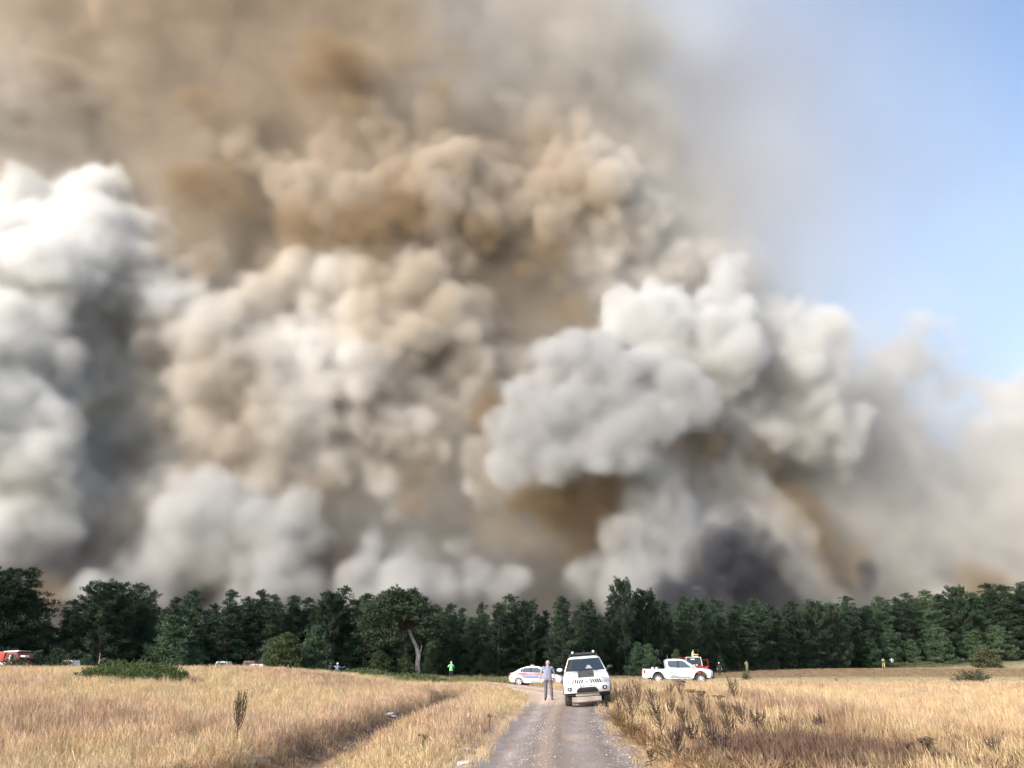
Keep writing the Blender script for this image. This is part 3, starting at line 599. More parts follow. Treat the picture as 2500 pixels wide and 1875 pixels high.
def dead_stem():
    q = at(238, 74); mb = MB(); mb.tube([(0, 0, 0), (.03, 0, 1.0), (-.03, 0, 2.1)], [.045, .035, .02], 6); mb.tube([(.0, 0, 1.4), (.25, 0, 1.6), (.5, 0, 1.65)], [.02, .015, .008], 5)
    tag(mb.build('dead_sapling', mat('bleached_wood', (.5, .46, .42), .8, noise=(8, (.35, .31, .28))), loc=tuple(q), smooth=True), 'thin bleached dead sapling standing before the broad pine', 'dead sapling')
dead_stem()

# ------------------------------------------------------------------ dead weeds
WEED = mat('dead_weed_stalk', (.075, .048, .030), .95, noise=(30, (.15, .098, .058))); WEED2 = mat('dead_dark_weed', (.062, .042, .034), .95, noise=(30, (.13, .085, .06)))
def weed(px, py, top, spread, seed, label, kind='candle', Y=None, lean=0., m=None, n=14):
    q = G(px, py) if Y is None else at(px, Y)
    h = (P(px, top, q[1])[2]-q[2])*1.06; r = random.Random(seed); s = q[1]/1.07/F; W = spread*s/2; mb = MB(); hb = MB(); st = MB()
    stem = [Vector((lean*h*f*f+.01*sin(seed+7*f), 0, h*f*(.9 if kind == 'candle' else .75))) for f in (0, .25, .5, .75, 1)]
    mb.tube(stem, [.017, .014, .012, .010, .008], 6)
    def spike(a, b, c, r0):
        pts = []; rad = []
        for i in range(9):
            f = i/8; p = a*(1-f)**2+b*2*f*(1-f)+c*f*f; pts.append(p+Vector((r.gauss(0, 1), r.gauss(0, 1), 0))*.003); rad.append(r0*1.0*(1.35 if i % 2 else .7)*(1-.5*f))
        hb.tube(pts, rad, 5)
        for i in range(2, 9):
            p = pts[i]
            for _ in range(3):
                d = Vector((r.gauss(0, 1), r.gauss(0, 1), abs(r.gauss(0, 1))+.5)).normalized()*r0*2.8; o = d.orthogonal().normalized()*r0*.6; hb.add([p-o, p+o, p+d], [(0, 1, 2)])
    if kind == 'candle':
        n = int(n*1.5)
        for i in range(n):
            f = .42+.5*i/n; a = stem[0].lerp(stem[4], f); a.x = lean*h*f*f; an = i*2.4+r.uniform(-.4, .4); R = W*r.uniform(.55, 1.1)*(1-.45*(f-.42)/.5)
            zt = h*min(r.uniform(.80, 1.03), f+r.uniform(.22, .5)); c = Vector((a.x+cos(an)*R+lean*h*.3, sin(an)*R, zt)); b = Vector((a.x+cos(an)*R*.9, sin(an)*R*.9, a.z+.25*(zt-a.z)))
            spike(a, b, c, .0105)
        spike(stem[3], (stem[3]+stem[4])/2, Vector((stem[4].x, 0, h)), .011)
    else:
        for i in range(n):
            an = i*2.4; R = W*.6*math.sqrt(r.random()); c = Vector((cos(an)*R, sin(an)*R, h*r.uniform(.86, 1))); a = stem[0].lerp(stem[4], r.uniform(.1, .8))
            mb.tube([a, Vector((c.x*.7, c.y*.7, (a.z+c.z)*.55)), c], [.007, .005, .004], 4)
            for _ in range(16): o = c+Vector((r.gauss(0, .03), r.gauss(0, .03), r.gauss(0, .007))); d = .013; hb.add([o+Vector((-d, -d, 0)), o+Vector((d, -d, .004)), o+Vector((d, d, 0)), o+Vector((-d, d, .004)), o+Vector((0, 0, d*1.3))], [(0, 1, 4), (1, 2, 4), (2, 3, 4), (3, 0, 4)])
    for _ in range(7):
        f = r.uniform(.05, .45); a = stem[0].lerp(stem[4], f); d = Vector((r.gauss(0, 1), r.gauss(0, 1), r.uniform(-.6, .5))).normalized()*.14; st.tube([a, a+d*.6, a+d+Vector((0, 0, -.03))], [.005, .007, .003], 4)
    root = empty('dry_weed', tuple(q-np.array([0, 0, .02]))); mt = m or WEED; mb.build('stalk', mt, root, fixn=False); hb.build('seed_heads', mt, root, fixn=False); st.build('withered_leaves', mt, root, fixn=False)
    tag(root, label, 'dead weed', 'dead weeds standing in the meadow')
WD = [(574, 1838, 1693, 44, 'tall lone dead weed with a candelabra head in the left meadow', 'candle', 0, 18),
 (1512, 1768, 1672, 40, 'dead weed nearest the rear wheel side of the white SUV', 'candle', -.08, 12), (1546, 1792, 1686, 46, 'bushy dead weed second right of the white SUV', 'candle', -.12, 16), (1562, 1762, 1660, 40, 'reddish dead weed rising highest beside the white SUV', 'candle', -.06, 14),
 (1578, 1790, 1735, 36, 'short dark dead weed behind the gravel bend right of the SUV', 'candle', .0, 14), (1596, 1752, 1676, 40, 'forked dead weed below the rear wheel of the pickup', 'candle', -.08, 14), (1622, 1838, 1700, 50, 'long leaning dead weed near the gravel edge', 'candle', -.2, 12),
 (1655, 1880, 1772, 54, 'dark multi branched dead weed at the bottom near the track', 'candle', .02, 18), (1698, 1850, 1762, 60, 'wide fan shaped dead weed at the bottom', 'candle', -.15, 16), (1690, 1760, 1684, 46, 'olive topped dead weed below the pickup doors', 'umbel', 0, 12),
 (1668, 1748, 1664, 40, 'thin dead weed in front of the pickup sill', 'umbel', 0, 10), (1725, 1800, 1694, 44, 'dark stemmed dead weed below the pickup front wheel', 'candle', -.15, 14), (1745, 1872, 1770, 56, 'dense blackish dead weed left of the purple ground cover', 'candle', -.05, 18),
 (1772, 1880, 1782, 44, 'slim dead weed beside the blackish one at the bottom', 'candle', .02, 12), (1800, 1742, 1655, 42, 'tall fan topped dead weed standing against the pale field', 'candle', -.12, 16), (1824, 1812, 1715, 46, 'leaning dead weed with parallel stalks in the middle of the right patch', 'candle', -.2, 14),
 (1858, 1822, 1735, 56, 'broad fan shaped dead weed at the right end of the weed patch', 'candle', -.06, 20), (1760, 1770, 1700, 40, 'knobbly dead weed in the middle of the weed patch', 'umbel', 0, 12), (1921, 1808, 1748, 34, 'small dead weed with a single raised spike', 'candle', 0, 12),
 (2012, 1812, 1746, 38, 'compact dark dead weed over the purple ground cover', 'candle', -.1, 20), (2438, 1890, 1800, 52, 'open candelabra dead weed at the bottom right', 'candle', 0, 12), (2272, 1890, 1804, 44, 'flat topped dead weed with several brown umbels', 'umbel', 0, 18),
 (2222, 1885, 1816, 20, 'thin dead weed with one brown umbel left of the flat topped one', 'umbel', 0, 6), (2048, 1840, 1792, 20, 'tiny dead weed with three dark heads', 'umbel', 0, 5), (2165, 1890, 1852, 20, 'low dead weed with one flat head near the bottom', 'umbel', 0, 5),
 (1412+226, 1728, 1668, 40, 'reddish dead weed in front of the pickup rear wheel', 'candle', .05, 14), (1130+65, 1795, 1745, 14, 'thin dead weed at the left edge of the track', 'umbel', 0, 5), (1033, 1838, 1793, 22, 'small dark dead weed between the ditch and the track', 'umbel', 0, 7),
 (1532, 1745, 1665, 34, 'slender dark weed close behind the reddish one beside the SUV', 'candle', .05, 10), (1610, 1800, 1728, 40, 'squat olive weed between the short dark one and the leaning one', 'candle', -.1, 14), (1640, 1785, 1700, 36, 'upright weed behind the long leaning one', 'candle', .05, 14), (1676, 1810, 1722, 44, 'greenish fan weed above the wide one', 'candle', -.1, 16), (1716, 1770, 1690, 36, 'round headed dark weed above the dark stemmed one', 'umbel', 0, 16), (1738, 1830, 1742, 44, 'tangled weed behind the dense blackish one', 'candle', -.12, 18), (1782, 1790, 1712, 38, 'tall thin weed right of the knobbly one', 'candle', -.16, 12), (1790, 1835, 1745, 50, 'twisted weed left of the broad fan shaped one', 'candle', -.14, 16), (1660, 1722, 1660, 60, 'wide low weed right before the pickup doors', 'umbel', 0, 22), (1590, 1872, 1830, 30, 'small weed at the gravel edge near the bottom', 'candle', 0, 8), (1892, 1862, 1800, 40, 'brown weed at the left of the purple ground cover', 'umbel', 0, 14), (1975, 1868, 1808, 30, 'bushy weed in the middle of the purple ground cover', 'umbel', 0, 14), (2105, 1850, 1800, 24, 'lone spindly weed right of the purple ground cover', 'umbel', 0, 7),
 (1953, 1668, 1652, 14, 'small dark weed in the pale strip right of the pickup', 'umbel', 0, 6), (2043, 1672, 1656, 12, 'smaller dark weed in the pale strip', 'candle', 0, 6), (2096, 1676, 1664, 10, 'tiny dark weed farthest right in the pale strip', 'candle', 0, 5), (2452, 1792, 1758, 16, 'single bent dead weed among the grass on the far right', 'umbel', .1, 4)]
for i, (px, py, tp, sp, lb, kd, ln_, nn) in enumerate(WD):
    weed(px, py, tp, sp, i+3, lb, kd, lean=ln_, n=nn, m=WEED2 if i in (7, 8, 12, 13, 19, 15) else None)
print('weeds', time.time()-T0)
# low tangled cover of the weed patch
def cover():
    r = RNG; N = 6000; x = r.uniform(2.2, 10, N); y = r.uniform(10.5, 30, N); wp = ss(2.4, 3.2, x)*ss(11, 7.0, x-(y-14)*.06)*(fbm2(x*.7, y*.4, 61) > .44)
    q = P(1960, 1850, 14.5); lowc = np.hypot((x-q[0]-.3)/1.5, (y-14.8)/1.5) < 1.6; k = ((wp > .4) | lowc) & ~road_mask(x, y) & (r.rand(N) < .75); x, y, lowc = x[k], y[k], lowc[k]; n_ = len(x)
    c = np.where(lowc[:, None] & (r.rand(n_, 1) < .85), np.array([[.115, .062, .045]]), np.array([[.185, .115, .058]]))*r.uniform(.7, 1.35, (n_, 1))
    V = [blades(16, 1, .4, .017, .9, s+40, heads=.9) for s in range(4)]
    scatter('tangled_weeds', 'low tangle of brown and purplish dead stalks right of the track', 'weeds', np.c_[x, y, zh(x, y)], r.uniform(0, 6.28, n_), np.full(n_, .62)*r.uniform(.7, 1.2, n_), r.randint(0, 4, n_), c, V, GM, hscale=np.where(lowc, .24, .30)*r.uniform(.6, 1.25, n_))
cover()

# ------------------------------------------------------------------ vehicles
WHITE = mat('white_car_paint', (.80, .80, .80), .25, coat=.6, noise=(1.3, (.74, .735, .72))); WHITE2 = mat('white_pickup_paint', (.78, .80, .81), .25, coat=.6, noise=(1.1, (.70, .71, .70)))
BLACKP = mat('black_plastic', (.022, .022, .024), .6); TYRE = mat('tyre_rubber', (.03, .03, .03), .85, noise=(9, (.06, .055, .05))); GLASS = mat('dark_window_glass', (.02, .026, .028), .06, spec=.8, coat=.5)
GLASSB = mat('side_window_glass', (.05, .07, .085), .05, spec=1.0, coat=1.); SILVER = mat('silver_trim', (.55, .55, .56), .3, metal=.8); ALU = mat('alloy_rim', (.70, .70, .71), .35, metal=.3); LAMPG = mat('headlamp_glass', (.55, .58, .62), .08, spec=1, coat=1)
MATTE = mat('matt_black_bonnet_panel', (.045, .045, .048), .55, noise=(4, (.07, .07, .07))); REDL = mat('red_lamp_glass', (.45, .03, .03), .15, coat=1); FR = mat('fire_red_paint', (.42, .018, .022), .35, coat=.5, noise=(2, (.36, .02, .02)))
NAVY = mat('plate_blue', (.02, .06, .5), .5); PLATE = mat('number_plate_white', (.80, .80, .80), .5); INK = mat('black_lettering', (.02, .02, .025), .6); CREAM = mat('cream_frame_paint', (.62, .58, .50), .5)
REDT = mat('red_lettering', (.50, .03, .06), .5); PINK = mat('red_stripe_film', (.60, .20, .26), .5); BLUES = mat('blue_stripe_film', (.20, .25, .50), .5); GRN = mat('green_stripe_film', (.06, .24, .18), .5); GRY = mat('grey_lettering', (.30, .34, .36), .5); GREYS = mat('dusty_grey_sill', (.32, .31, .32), .7, noise=(7, (.24, .21, .18)))
SEAT = mat('car_interior', (.02, .02, .02), .8)

def arch(cx, r, z0, n=9):
    """points of a wheel arch from its rear foot to its front foot (x rising)"""
    a0 = math.asin(max(-1, min(1, (z0-0)/r))) if False else 0
    return [(cx-r*cos(pi*i/n), z0+r*sin(pi*i/n)) for i in range(n+1)]
class Car:
    def __init__(s, name, hw, roof_hw, zb, zt, noseK=.25, nose0=None, tail0=None):
        s.hw, s.rw, s.zb, s.zt, s.k, s.n0, s.t0 = hw, roof_hw, zb, zt, noseK, nose0, tail0
    def side(s, z):                       # half width at height z
        if z <= s.zb: return s.hw-.05*max(0, (.55-z))-.035*ss(s.zb-.25, s.zb, z)
        return float(np.interp(z, [s.zb, s.zt], [s.hw-.035, s.rw]))
    def plan(s, x, y):
        f = (abs(y)/s.hw)**3; 
        if s.n0 and x > s.n0: x -= s.k*f*(x-s.n0)/.6 if x-s.n0 < .6 else s.k*f
        if s.t0 and x < s.t0: x += .8*s.k*f*min(1, (s.t0-x)/.5)
        return x
    def body(s, poly, name, m, parent, crown=.03, smooth=True, wmax=None):
        mb = MB(); n = len(poly); fr = [-1, -.97, -.86, -.6, -.3, 0, .3, .6, .86, .97, 1]; vs = []
        for f in fr:
            for (x, z) in poly:
                w = s.side(z); e = .012 if abs(f) == 1 else 0
                y = f*w; vs.append((s.plan(x, y), y, z-(crown*abs(f)**3 if z > .9*s.zb else 0)))
        fs = [(i*n+k, i*n+(k+1) % n, (i+1)*n+(k+1) % n, (i+1)*n+k) for i in range(len(fr)-1) for k in range(n)]
        fs += [tuple(range(n))[::-1], tuple(range((len(fr)-1)*n, len(fr)*n))]
        mb.add(vs, fs); return mb.build(name, m, parent, smooth=smooth)
    def sidepatch(s, pts, off=.006, th=.006, sgn=-1):
        """panel on the flank (or the side window plane): pts (x, z)"""
        return [(x, sgn*(s.side(z)+off), z) for x, z in pts], (0, sgn*th, 0)
def wheel(parent, c, r, wdt, side, rimm, spokes=6, rr=.62):
    mb = MB(); h = wdt/2; mb.lathe_y([(r*.62, -h), (r*.93, -h), (r, -h*.72), (r, h*.72), (r*.93, h), (r*rr, h*.9), (r*rr, -h*.9), (r*.62, -h)], c, 24, cap=False)
    for k in range(24): a = 2*pi*k/24; mb.box((c[0]+r*cos(a), c[1], c[2]+r*sin(a)), (.02, wdt*.9, .02))
    w = mb.build('wheel', TYRE, parent, smooth=True); rb = MB(); o = side*h*.75
    rb.lathe_y([(r*rr, o-.01*side), (r*rr*1.02, o+.03*side), (r*rr*.88, o+.02*side), (r*rr*.86, o-.015*side)], c, 24, cap=False); rb.lathe_y([(.05, o-.01), (.05, o+side*.035)], c, 10)
    for k in range(spokes):
        a = 2*pi*k/spokes+.3; d = .2 if spokes < 7 else .13
        rb.prism([(c[0]+r*rr*.95*cos(a-d), c[1]+o+.012*side, c[2]+r*rr*.95*sin(a-d)), (c[0]+r*rr*.95*cos(a+d), c[1]+o+.012*side, c[2]+r*rr*.95*sin(a+d)), (c[0]+.04*cos(a+.9), c[1]+o+.02*side, c[2]+.04*sin(a+.9)), (c[0]+.04*cos(a-.9), c[1]+o+.02*side, c[2]+.04*sin(a-.9))], (0, -.012*side, 0))
    rb.lathe_y([(r*rr*.9, o-.05*side), (r*rr*.9, o-.04*side)], c, 16, 1)
    rb.build('rim', [rimm, BLACKP], w); return w

def suv():
    """white SUV seen from the front"""
    c = Car('suv', .90, .61, 1.25, 1.84, noseK=.30, nose0=3.9, tail0=.5); q = P(1436, 1660, 33.2); root = empty('parked_suv', (q[0]-.02, 33.0, float(zh(q[0], 33))+.02), rz=-pi/2-radians(3), rx=radians(0))
    root.rotation_mode = 'XYZ'; root.rotation_euler = (radians(4.0), 0, -pi/2-radians(4.0)); root.location.z += .055
    poly = [(.02, .62), (.10, .46), (.42, .46)]+arch(.92, .45, .46)[0:]+[(1.5, .44), (3.2, .44)]+arch(3.72, .45, .46)+[(4.30, .46), (4.42, .46), (4.60, .50), (4.66, .62), (4.665, .76), (4.63, .84), (4.60, .98), (4.52, 1.04), (4.2, 1.14), (3.7, 1.22), (3.35, 1.265), (2.2, 1.25), (.12, 1.25), (.02, 1.0)]
    poly = [(x-4.66, z) for x, z in poly]; c.n0 = -.75; c.t0 = -4.2
    c.body(poly, 'body', WHITE, root)
    fx = lambda y, z: c.plan(float(np.interp(z, [.46, .50, .62, .76, .84, .98, 1.04], [-.24, -.06, 0, .005, -.03, -.06, -.14])), y)
    hz = lambda x, y: float(np.interp(x, [-1.31, -.96, -.46, -.14], [1.265, 1.225, 1.14, 1.04]))-.03*abs(y/.87)**3
    def nose(name, pts, m, off=.006, th=.012, parent=root, n=6):
        """panel on the nose: quad strips between a lower and an upper edge, pts = [(y, zlow, zhigh)...]"""
        mb = MB(); P0 = []; M_ = 5; pts = [tuple(pts[i][c_]*(1-f)+pts[i+1][c_]*f for c_ in range(3)) for i in range(len(pts)-1) for f in (0, .5)]+[pts[-1]]
        for y, a, b in pts:
            for j in range(M_): z = a+(b-a)*j/(M_-1); P0.append((fx(y, z)+off+th, y, z))
        k = len(P0); vs = P0+[(x-th-.015, y, z) for x, y, z in P0]; fs = []; L_ = len(pts)
        for i in range(L_-1):
            for j in range(M_-1): a = M_*i+j; fs += [(a, a+M_, a+M_+1, a+1), (k+a, k+a+1, k+a+M_+1, k+a+M_)]
            a = M_*i; b = a+M_-1; fs += [(a, k+a, k+a+M_, a+M_), (b, b+M_, k+b+M_, k+b)]
        for j in range(M_-1): a = j; fs += [(a, a+1, k+a+1, k+a)]; a = M_*(L_-1)+j; fs += [(a, k+a, k+a+1, a+1)]
        mb.add(vs, fs); return mb.build(name, m, parent)
    # greenhouse shell
    ghz = [(1.245, 0), (1.78, 1), (1.85, 1.12)]
    mb = MB(); rings = []; xb = [(-4.55, -1.30), (-4.30, -2.15), (-4.05, -2.42)]
    for (z, _), (x0, x1), hw in zip(ghz, xb, (.865, .655, .56)): rings.append([(x0, -hw+.06, z), (x0+.06, -hw, z), (x1-.14, -hw, z), (x1-.03, -hw*.72, z), (x1, 0, z), (x1-.03, hw*.72, z), (x1-.14, hw, z), (x0+.06, hw, z), (x0, hw-.06, z)])
    vs = sum(rings, []); mb.add(vs, [(i*9+k, i*9+(k+1) % 9, (i+1)*9+(k+1) % 9, (i+1)*9+k) for i in range(2) for k in range(9)]+[tuple(range(9))[::-1], tuple(range(18, 27))]); mb.build('cabin', WHITE, root, smooth=True)
    r0, r1 = rings[0], rings[1]; L = lambda a, b, t: tuple(a[i]*(1-t)+b[i]*t for i in range(3))
    def ws(name, ids, lo, hi, m, off, parent=root, ins=.04):
        mb = MB(); pts0 = [L(r0[i], r1[i], lo) for i in ids]; pts1 = [L(r0[i], r1[i], hi) for i in ids]; f = .945
        A_ = [(p[0]+off[0], p[1]*f, p[2]+off[2]) for p in pts0]; B_ = [(p[0]+off[0], p[1]*f, p[2]+off[2]) for p in pts1]; k = len(A_)
        mb.add(A_+B_+[(x-.02, y, z) for x, y, z in A_+B_], [(i, i+1, k+i+1, k+i) for i in range(k-1)]+[(2*k+i, 3*k+i, 3*k+i+1, 2*k+i+1) for i in range(k-1)]+[(i, 2*k+i, 2*k+i+1, i+1) for i in range(k-1)]+[(k+i, k+i+1, 3*k+i+1, 3*k+i) for i in range(k-1)]+[(0, k, 3*k, 2*k), (k-1, 3*k-1, 4*k-1, 2*k-1)]); return mb.build(name, m, parent)
    wsn = ws('windscreen', [2, 3, 4, 5, 6], .06, .93, GLASS, (.022, 0, .008))
    for sg in (-1, 1):
        i0, i1 = (1, 2) if sg < 0 else (7, 6)
        for t0, t1 in ((.10, .30), (.34, .62), (.65, .92)):
            A_ = [L(L(r0[i0], r0[i1], t), L(r1[i0], r1[i1], t), .12) for t in (t0, t1)]; B_ = [L(L(r0[i0], r0[i1], t), L(r1[i0], r1[i1], t), .86) for t in (t0, t1)]
            mb = MB(); pts = [(p[0], p[1]+sg*.006, p[2]) for p in (A_[0], A_[1], B_[1], B_[0])]; mb.prism(pts, (0, -sg*.015, 0)); mb.build('side_window', GLASS, root)
    mb = MB(); mb.tube([(-1.30, .50, 1.315), (-1.36, .05, 1.315), (-1.45, -.30, 1.35)], .012, 5); mb.tube([(-1.25, -.1, 1.295), (-1.32, -.45, 1.31), (-1.45, -.70, 1.35)], .012, 5); mb.build('wiper', BLACKP, root)
    mb = MB(); mb.prism([(-1.42, .02, 1.35), (-1.42, .30, 1.35), (-1.60, .22, 1.47), (-1.60, .12, 1.49)], (.012, 0, .008)); mb.build('dashboard_paper', mat('grey_paper', (.30, .31, .31), .8), root)
    # bonnet panel, grille, lamps
    mb = MB(); xs = np.linspace(-1.20, -.16, 7); ys = [-.31, -.15, 0, .15, .31]; vs = [(x, y*(1+.0*i), hz(x, y)+.022+(.025 if abs(y) < .2 and -1.0 < x < -.4 else 0)) for i, x in enumerate(xs) for y in ys]+[(x, y, hz(x, y)-.01) for x in xs for y in ys]
    n_ = 35; fs = [(i*5+j, i*5+j+1, (i+1)*5+j+1, (i+1)*5+j) for i in range(6) for j in range(4)]; fs += [(n_+a, n_+d, n_+c_, n_+b_) for a, b_, c_, d in fs]
    rim_ = [0, 1, 2, 3, 4]+[i*5+4 for i in range(1, 7)]+[33, 32, 31, 30]+[i*5 for i in range(5, 0, -1)]; fs += [(rim_[i], rim_[(i+1) % len(rim_)], n_+rim_[(i+1) % len(rim_)], n_+rim_[i]) for i in range(len(rim_))]
    mb.add(vs, fs); mb.build('bonnet_panel', MATTE, root)
    nose('bonnet_seam', [(y, .998-.0*abs(y), 1.010) for y in np.linspace(-.80, .80, 12)], mat('seam_shadow_gap', (.12, .12, .12), .7), off=-.006)
    for sg in (-1, 1):
        for k in range(5):
            y0 = sg*(.15+.088*k); sl_ = sg*.045*(-1)
            mb = MB(); zz0, zz1 = .835, .975; w_ = .026
            ya, yb = y0+sg*.05, y0   # slats lean outwards downwards
            mb.prism([(fx(ya, zz0)+.010, ya-w_, zz0), (fx(ya, zz0)+.010, ya+w_, zz0), (fx(yb, zz1)+.010, yb+w_, zz1), (fx(yb, zz1)+.010, yb-w_, zz1)], (-.03, 0, 0)); mb.build('grille_slot', BLACKP, root)
        nose('headlight', [(sg*y, a, b) for y, a, b in ((.58, .86, .98), (.66, .845, .985), (.74, .84, .985), (.81, .85, .98), (.86, .87, .965))][::sg], LAMPG, off=.004)
        mb = MB(); y = sg*.70; mb.lathe_y([(.045, -.01), (.045, .01)], (0, 0, 0), 12); 
        o = mb.build('headlight_bulb', SILVER, root); o.rotation_euler = (0, 0, pi/2); o.location = (fx(y, .91)+.018, y, .915)
        nose('fog_lamp_recess', [(sg*y, a, b) for y, a, b in ((.60, .60, .70), (.64, .575, .715), (.72, .57, .715), (.77, .60, .70))][::sg], BLACKP, off=.002)
        mb = MB(); mb.lathe_y([(.04, -.01), (.04, .01)], (0, 0, 0), 12); o = mb.build('fog_lamp', LAMPG, root); o.rotation_euler = (0, 0, pi/2); o.location = (fx(sg*.68, .64)+.012, sg*.68, .645)
        # wing mirror
        mb = MB(); mb.prism([(-1.32, sg*.84, 1.26), (-1.22, sg*.84, 1.26), (-1.20, sg*.93, 1.31), (-1.28, sg*.93, 1.31)], (0, 0, .04)); mb.build('mirror_arm', BLACKP, root)
        mb = MB(); bm_ = bmesh.new(); bmesh.ops.create_uvsphere(bm_, u_segments=12, v_segments=8, radius=1); mb.add([(-1.25+v.co.x*.07, sg*1.02+v.co.y*.12, 1.375+v.co.z*.072) for v in bm_.verts], [tuple(v.index for v in f.verts) for f in bm_.faces]); bm_.free(); mb.build('mirror', [WHITE if sg < 0 else BLACKP], root, smooth=True)
    em = mat('emblem_chrome', (.62, .62, .64), .25, metal=.9)
    mb = MB()
    for a in (90, 210, 330):
        ca, sa = cos(radians(a)), sin(radians(a)); R_ = .062; c0 = (0, 0); tip = (R_*ca, R_*sa); l = (R_*.5*ca-.034*sa, R_*.5*sa+.034*ca); r_ = (R_*.5*ca+.034*sa, R_*.5*sa-.034*ca)
        mb.prism([(fx(0, .9)+.008, p[0], .895+p[1]) for p in (c0, l, tip, r_)], (.012, 0, 0))
    mb.build('emblem', em, root)
    nose('lower_intake', [(-.42, .50, .56), (-.36, .50, .66), (-.28, .50, .69), (0, .50, .70), (.28, .50, .69), (.36, .50, .66), (.42, .50, .56)], BLACKP, off=.004)
    nose('skid_plate', [(-.46, .385, .505), (-.40, .37, .51), (0, .37, .51), (.40, .37, .51), (.46, .385, .505)], SILVER, off=.012, th=.03)
    nose('bumper_underside', [(-.86, .42, .50), (-.6, .40, .495), (-.47, .38, .49)], BLACKP, off=-.004); nose('bumper_underside', [(.47, .38, .49), (.6, .40, .495), (.86, .42, .50)], BLACKP, off=-.004)
    pl = nose('number_plate', [(-.26, .695, .805), (.26, .695, .805)], PLATE, off=.022, th=.012); X = fx(0, .75)+.022+.012
    mb = MB(); mb.prism([(fx(-.23, .75)+.038, -.258, .697), (fx(-.23, .75)+.038, -.215, .697), (fx(-.23, .75)+.038, -.215, .803), (fx(-.23, .75)+.038, -.258, .803)], (-.012, 0, 0)); mb.build('plate_band', NAVY, pl)
    t = text_part('plate_lettering', '06 ACF 863', .092, INK, pl, (X+.008, .022, .75), (pi/2, 0, pi/2), xs=.92)
    # flares, wheels, underbody, roof gear
    for cx in (.92-4.66, 3.72-4.66):
        for sg in (-1, 1):
            mb = MB(); a = [(cx-.47*cos(pi*i/10), .46+.47*sin(pi*i/10)) for i in range(11)]; b_ = [(cx-.40*cos(pi*i/10), .46+.42*sin(pi*i/10)) for i in range(11)]
            vs = []; 
            for k, (p_, q_) in enumerate(zip(a, b_)):
                yy_ = c.plan(p_[0], .9) 
                vs += [(c.plan(p_[0], .9) if cx > -2 else p_[0], sg*.87, p_[1]), (q_[0] if cx < -2 else c.plan(q_[0], .9), sg*.945, q_[1]), (q_[0], sg*.80, q_[1])]
            mb.add(vs, [(3*i+j, 3*i+(j+1) % 3, 3*i+3+(j+1) % 3, 3*i+3+j) for i in range(10) for j in range(3)]+[(0, 1, 2), (32, 31, 30)]); mb.build('wheel_arch_flare', BLACKP, root, smooth=True)
            wheel(root, (cx, sg*.765, .385), .385, .26, sg, ALU)
    mb = MB(); mb.box((-2.33, 0, .42), (3.9, 1.30, .16)); mb.box((-.9, 0, .40), (.3, 1.1, .12)); mb.tube([(-.94, -.7, .385), (-.94, .7, .385)], .04, 6); mb.tube([(-3.74, -.7, .385), (-3.74, .7, .385)], .05, 6); mb.build('underbody', SEAT, root)
    for x in (-2.85, -3.65): mb = MB(); mb.tube([(x, -.62, 1.850), (x, -.60, 1.930), (x, .60, 1.930), (x, .62, 1.850)], .022, 6); mb.build('roof_bar', BLACKP, root)
    for sg in (-1, 1): mb = MB(); mb.tube([(-2.55, sg*.56, 1.850), (-2.65, sg*.56, 1.910), (-4.0, sg*.56, 1.910), (-4.1, sg*.56, 1.850)], .02, 6); mb.build('roof_rail', BLACKP, root)
    for sg in (-1, 1):
        mb = MB(); mb.box((-2.84, sg*.46, 1.955), (.09, .09, .06)); mb.tube([(-2.84, sg*.46, 1.960), (-2.84, sg*.44, 2.010)], .025, 6); o = mb.build('roof_lamp', BLACKP, root)
        mb = MB(); mb.lathe_y([(.05, -.035), (.055, .03)], (0, 0, 0), 12); l_ = mb.build('lamp_lens', LAMPG, o); l_.rotation_euler = (0, 0, pi/2); l_.location = (-2.82, sg*.44, 2.020)
    mb = MB(); mb.box((-3.25, 0, 1.970), (.8, .95, .06)); mb.build('roof_load', mat('dark_roof_box', (.03, .03, .035), .7), root)
    mb = MB(); mb.tube([(-2.52, -.01, 1.850), (-2.75, -.03, 2.02)], [.010, .004], 5); mb.build('antenna', BLACKP, root)
    tag(root, 'white SUV facing the viewer with a matt black bonnet panel, parked half on the track', 'SUV')
suv()

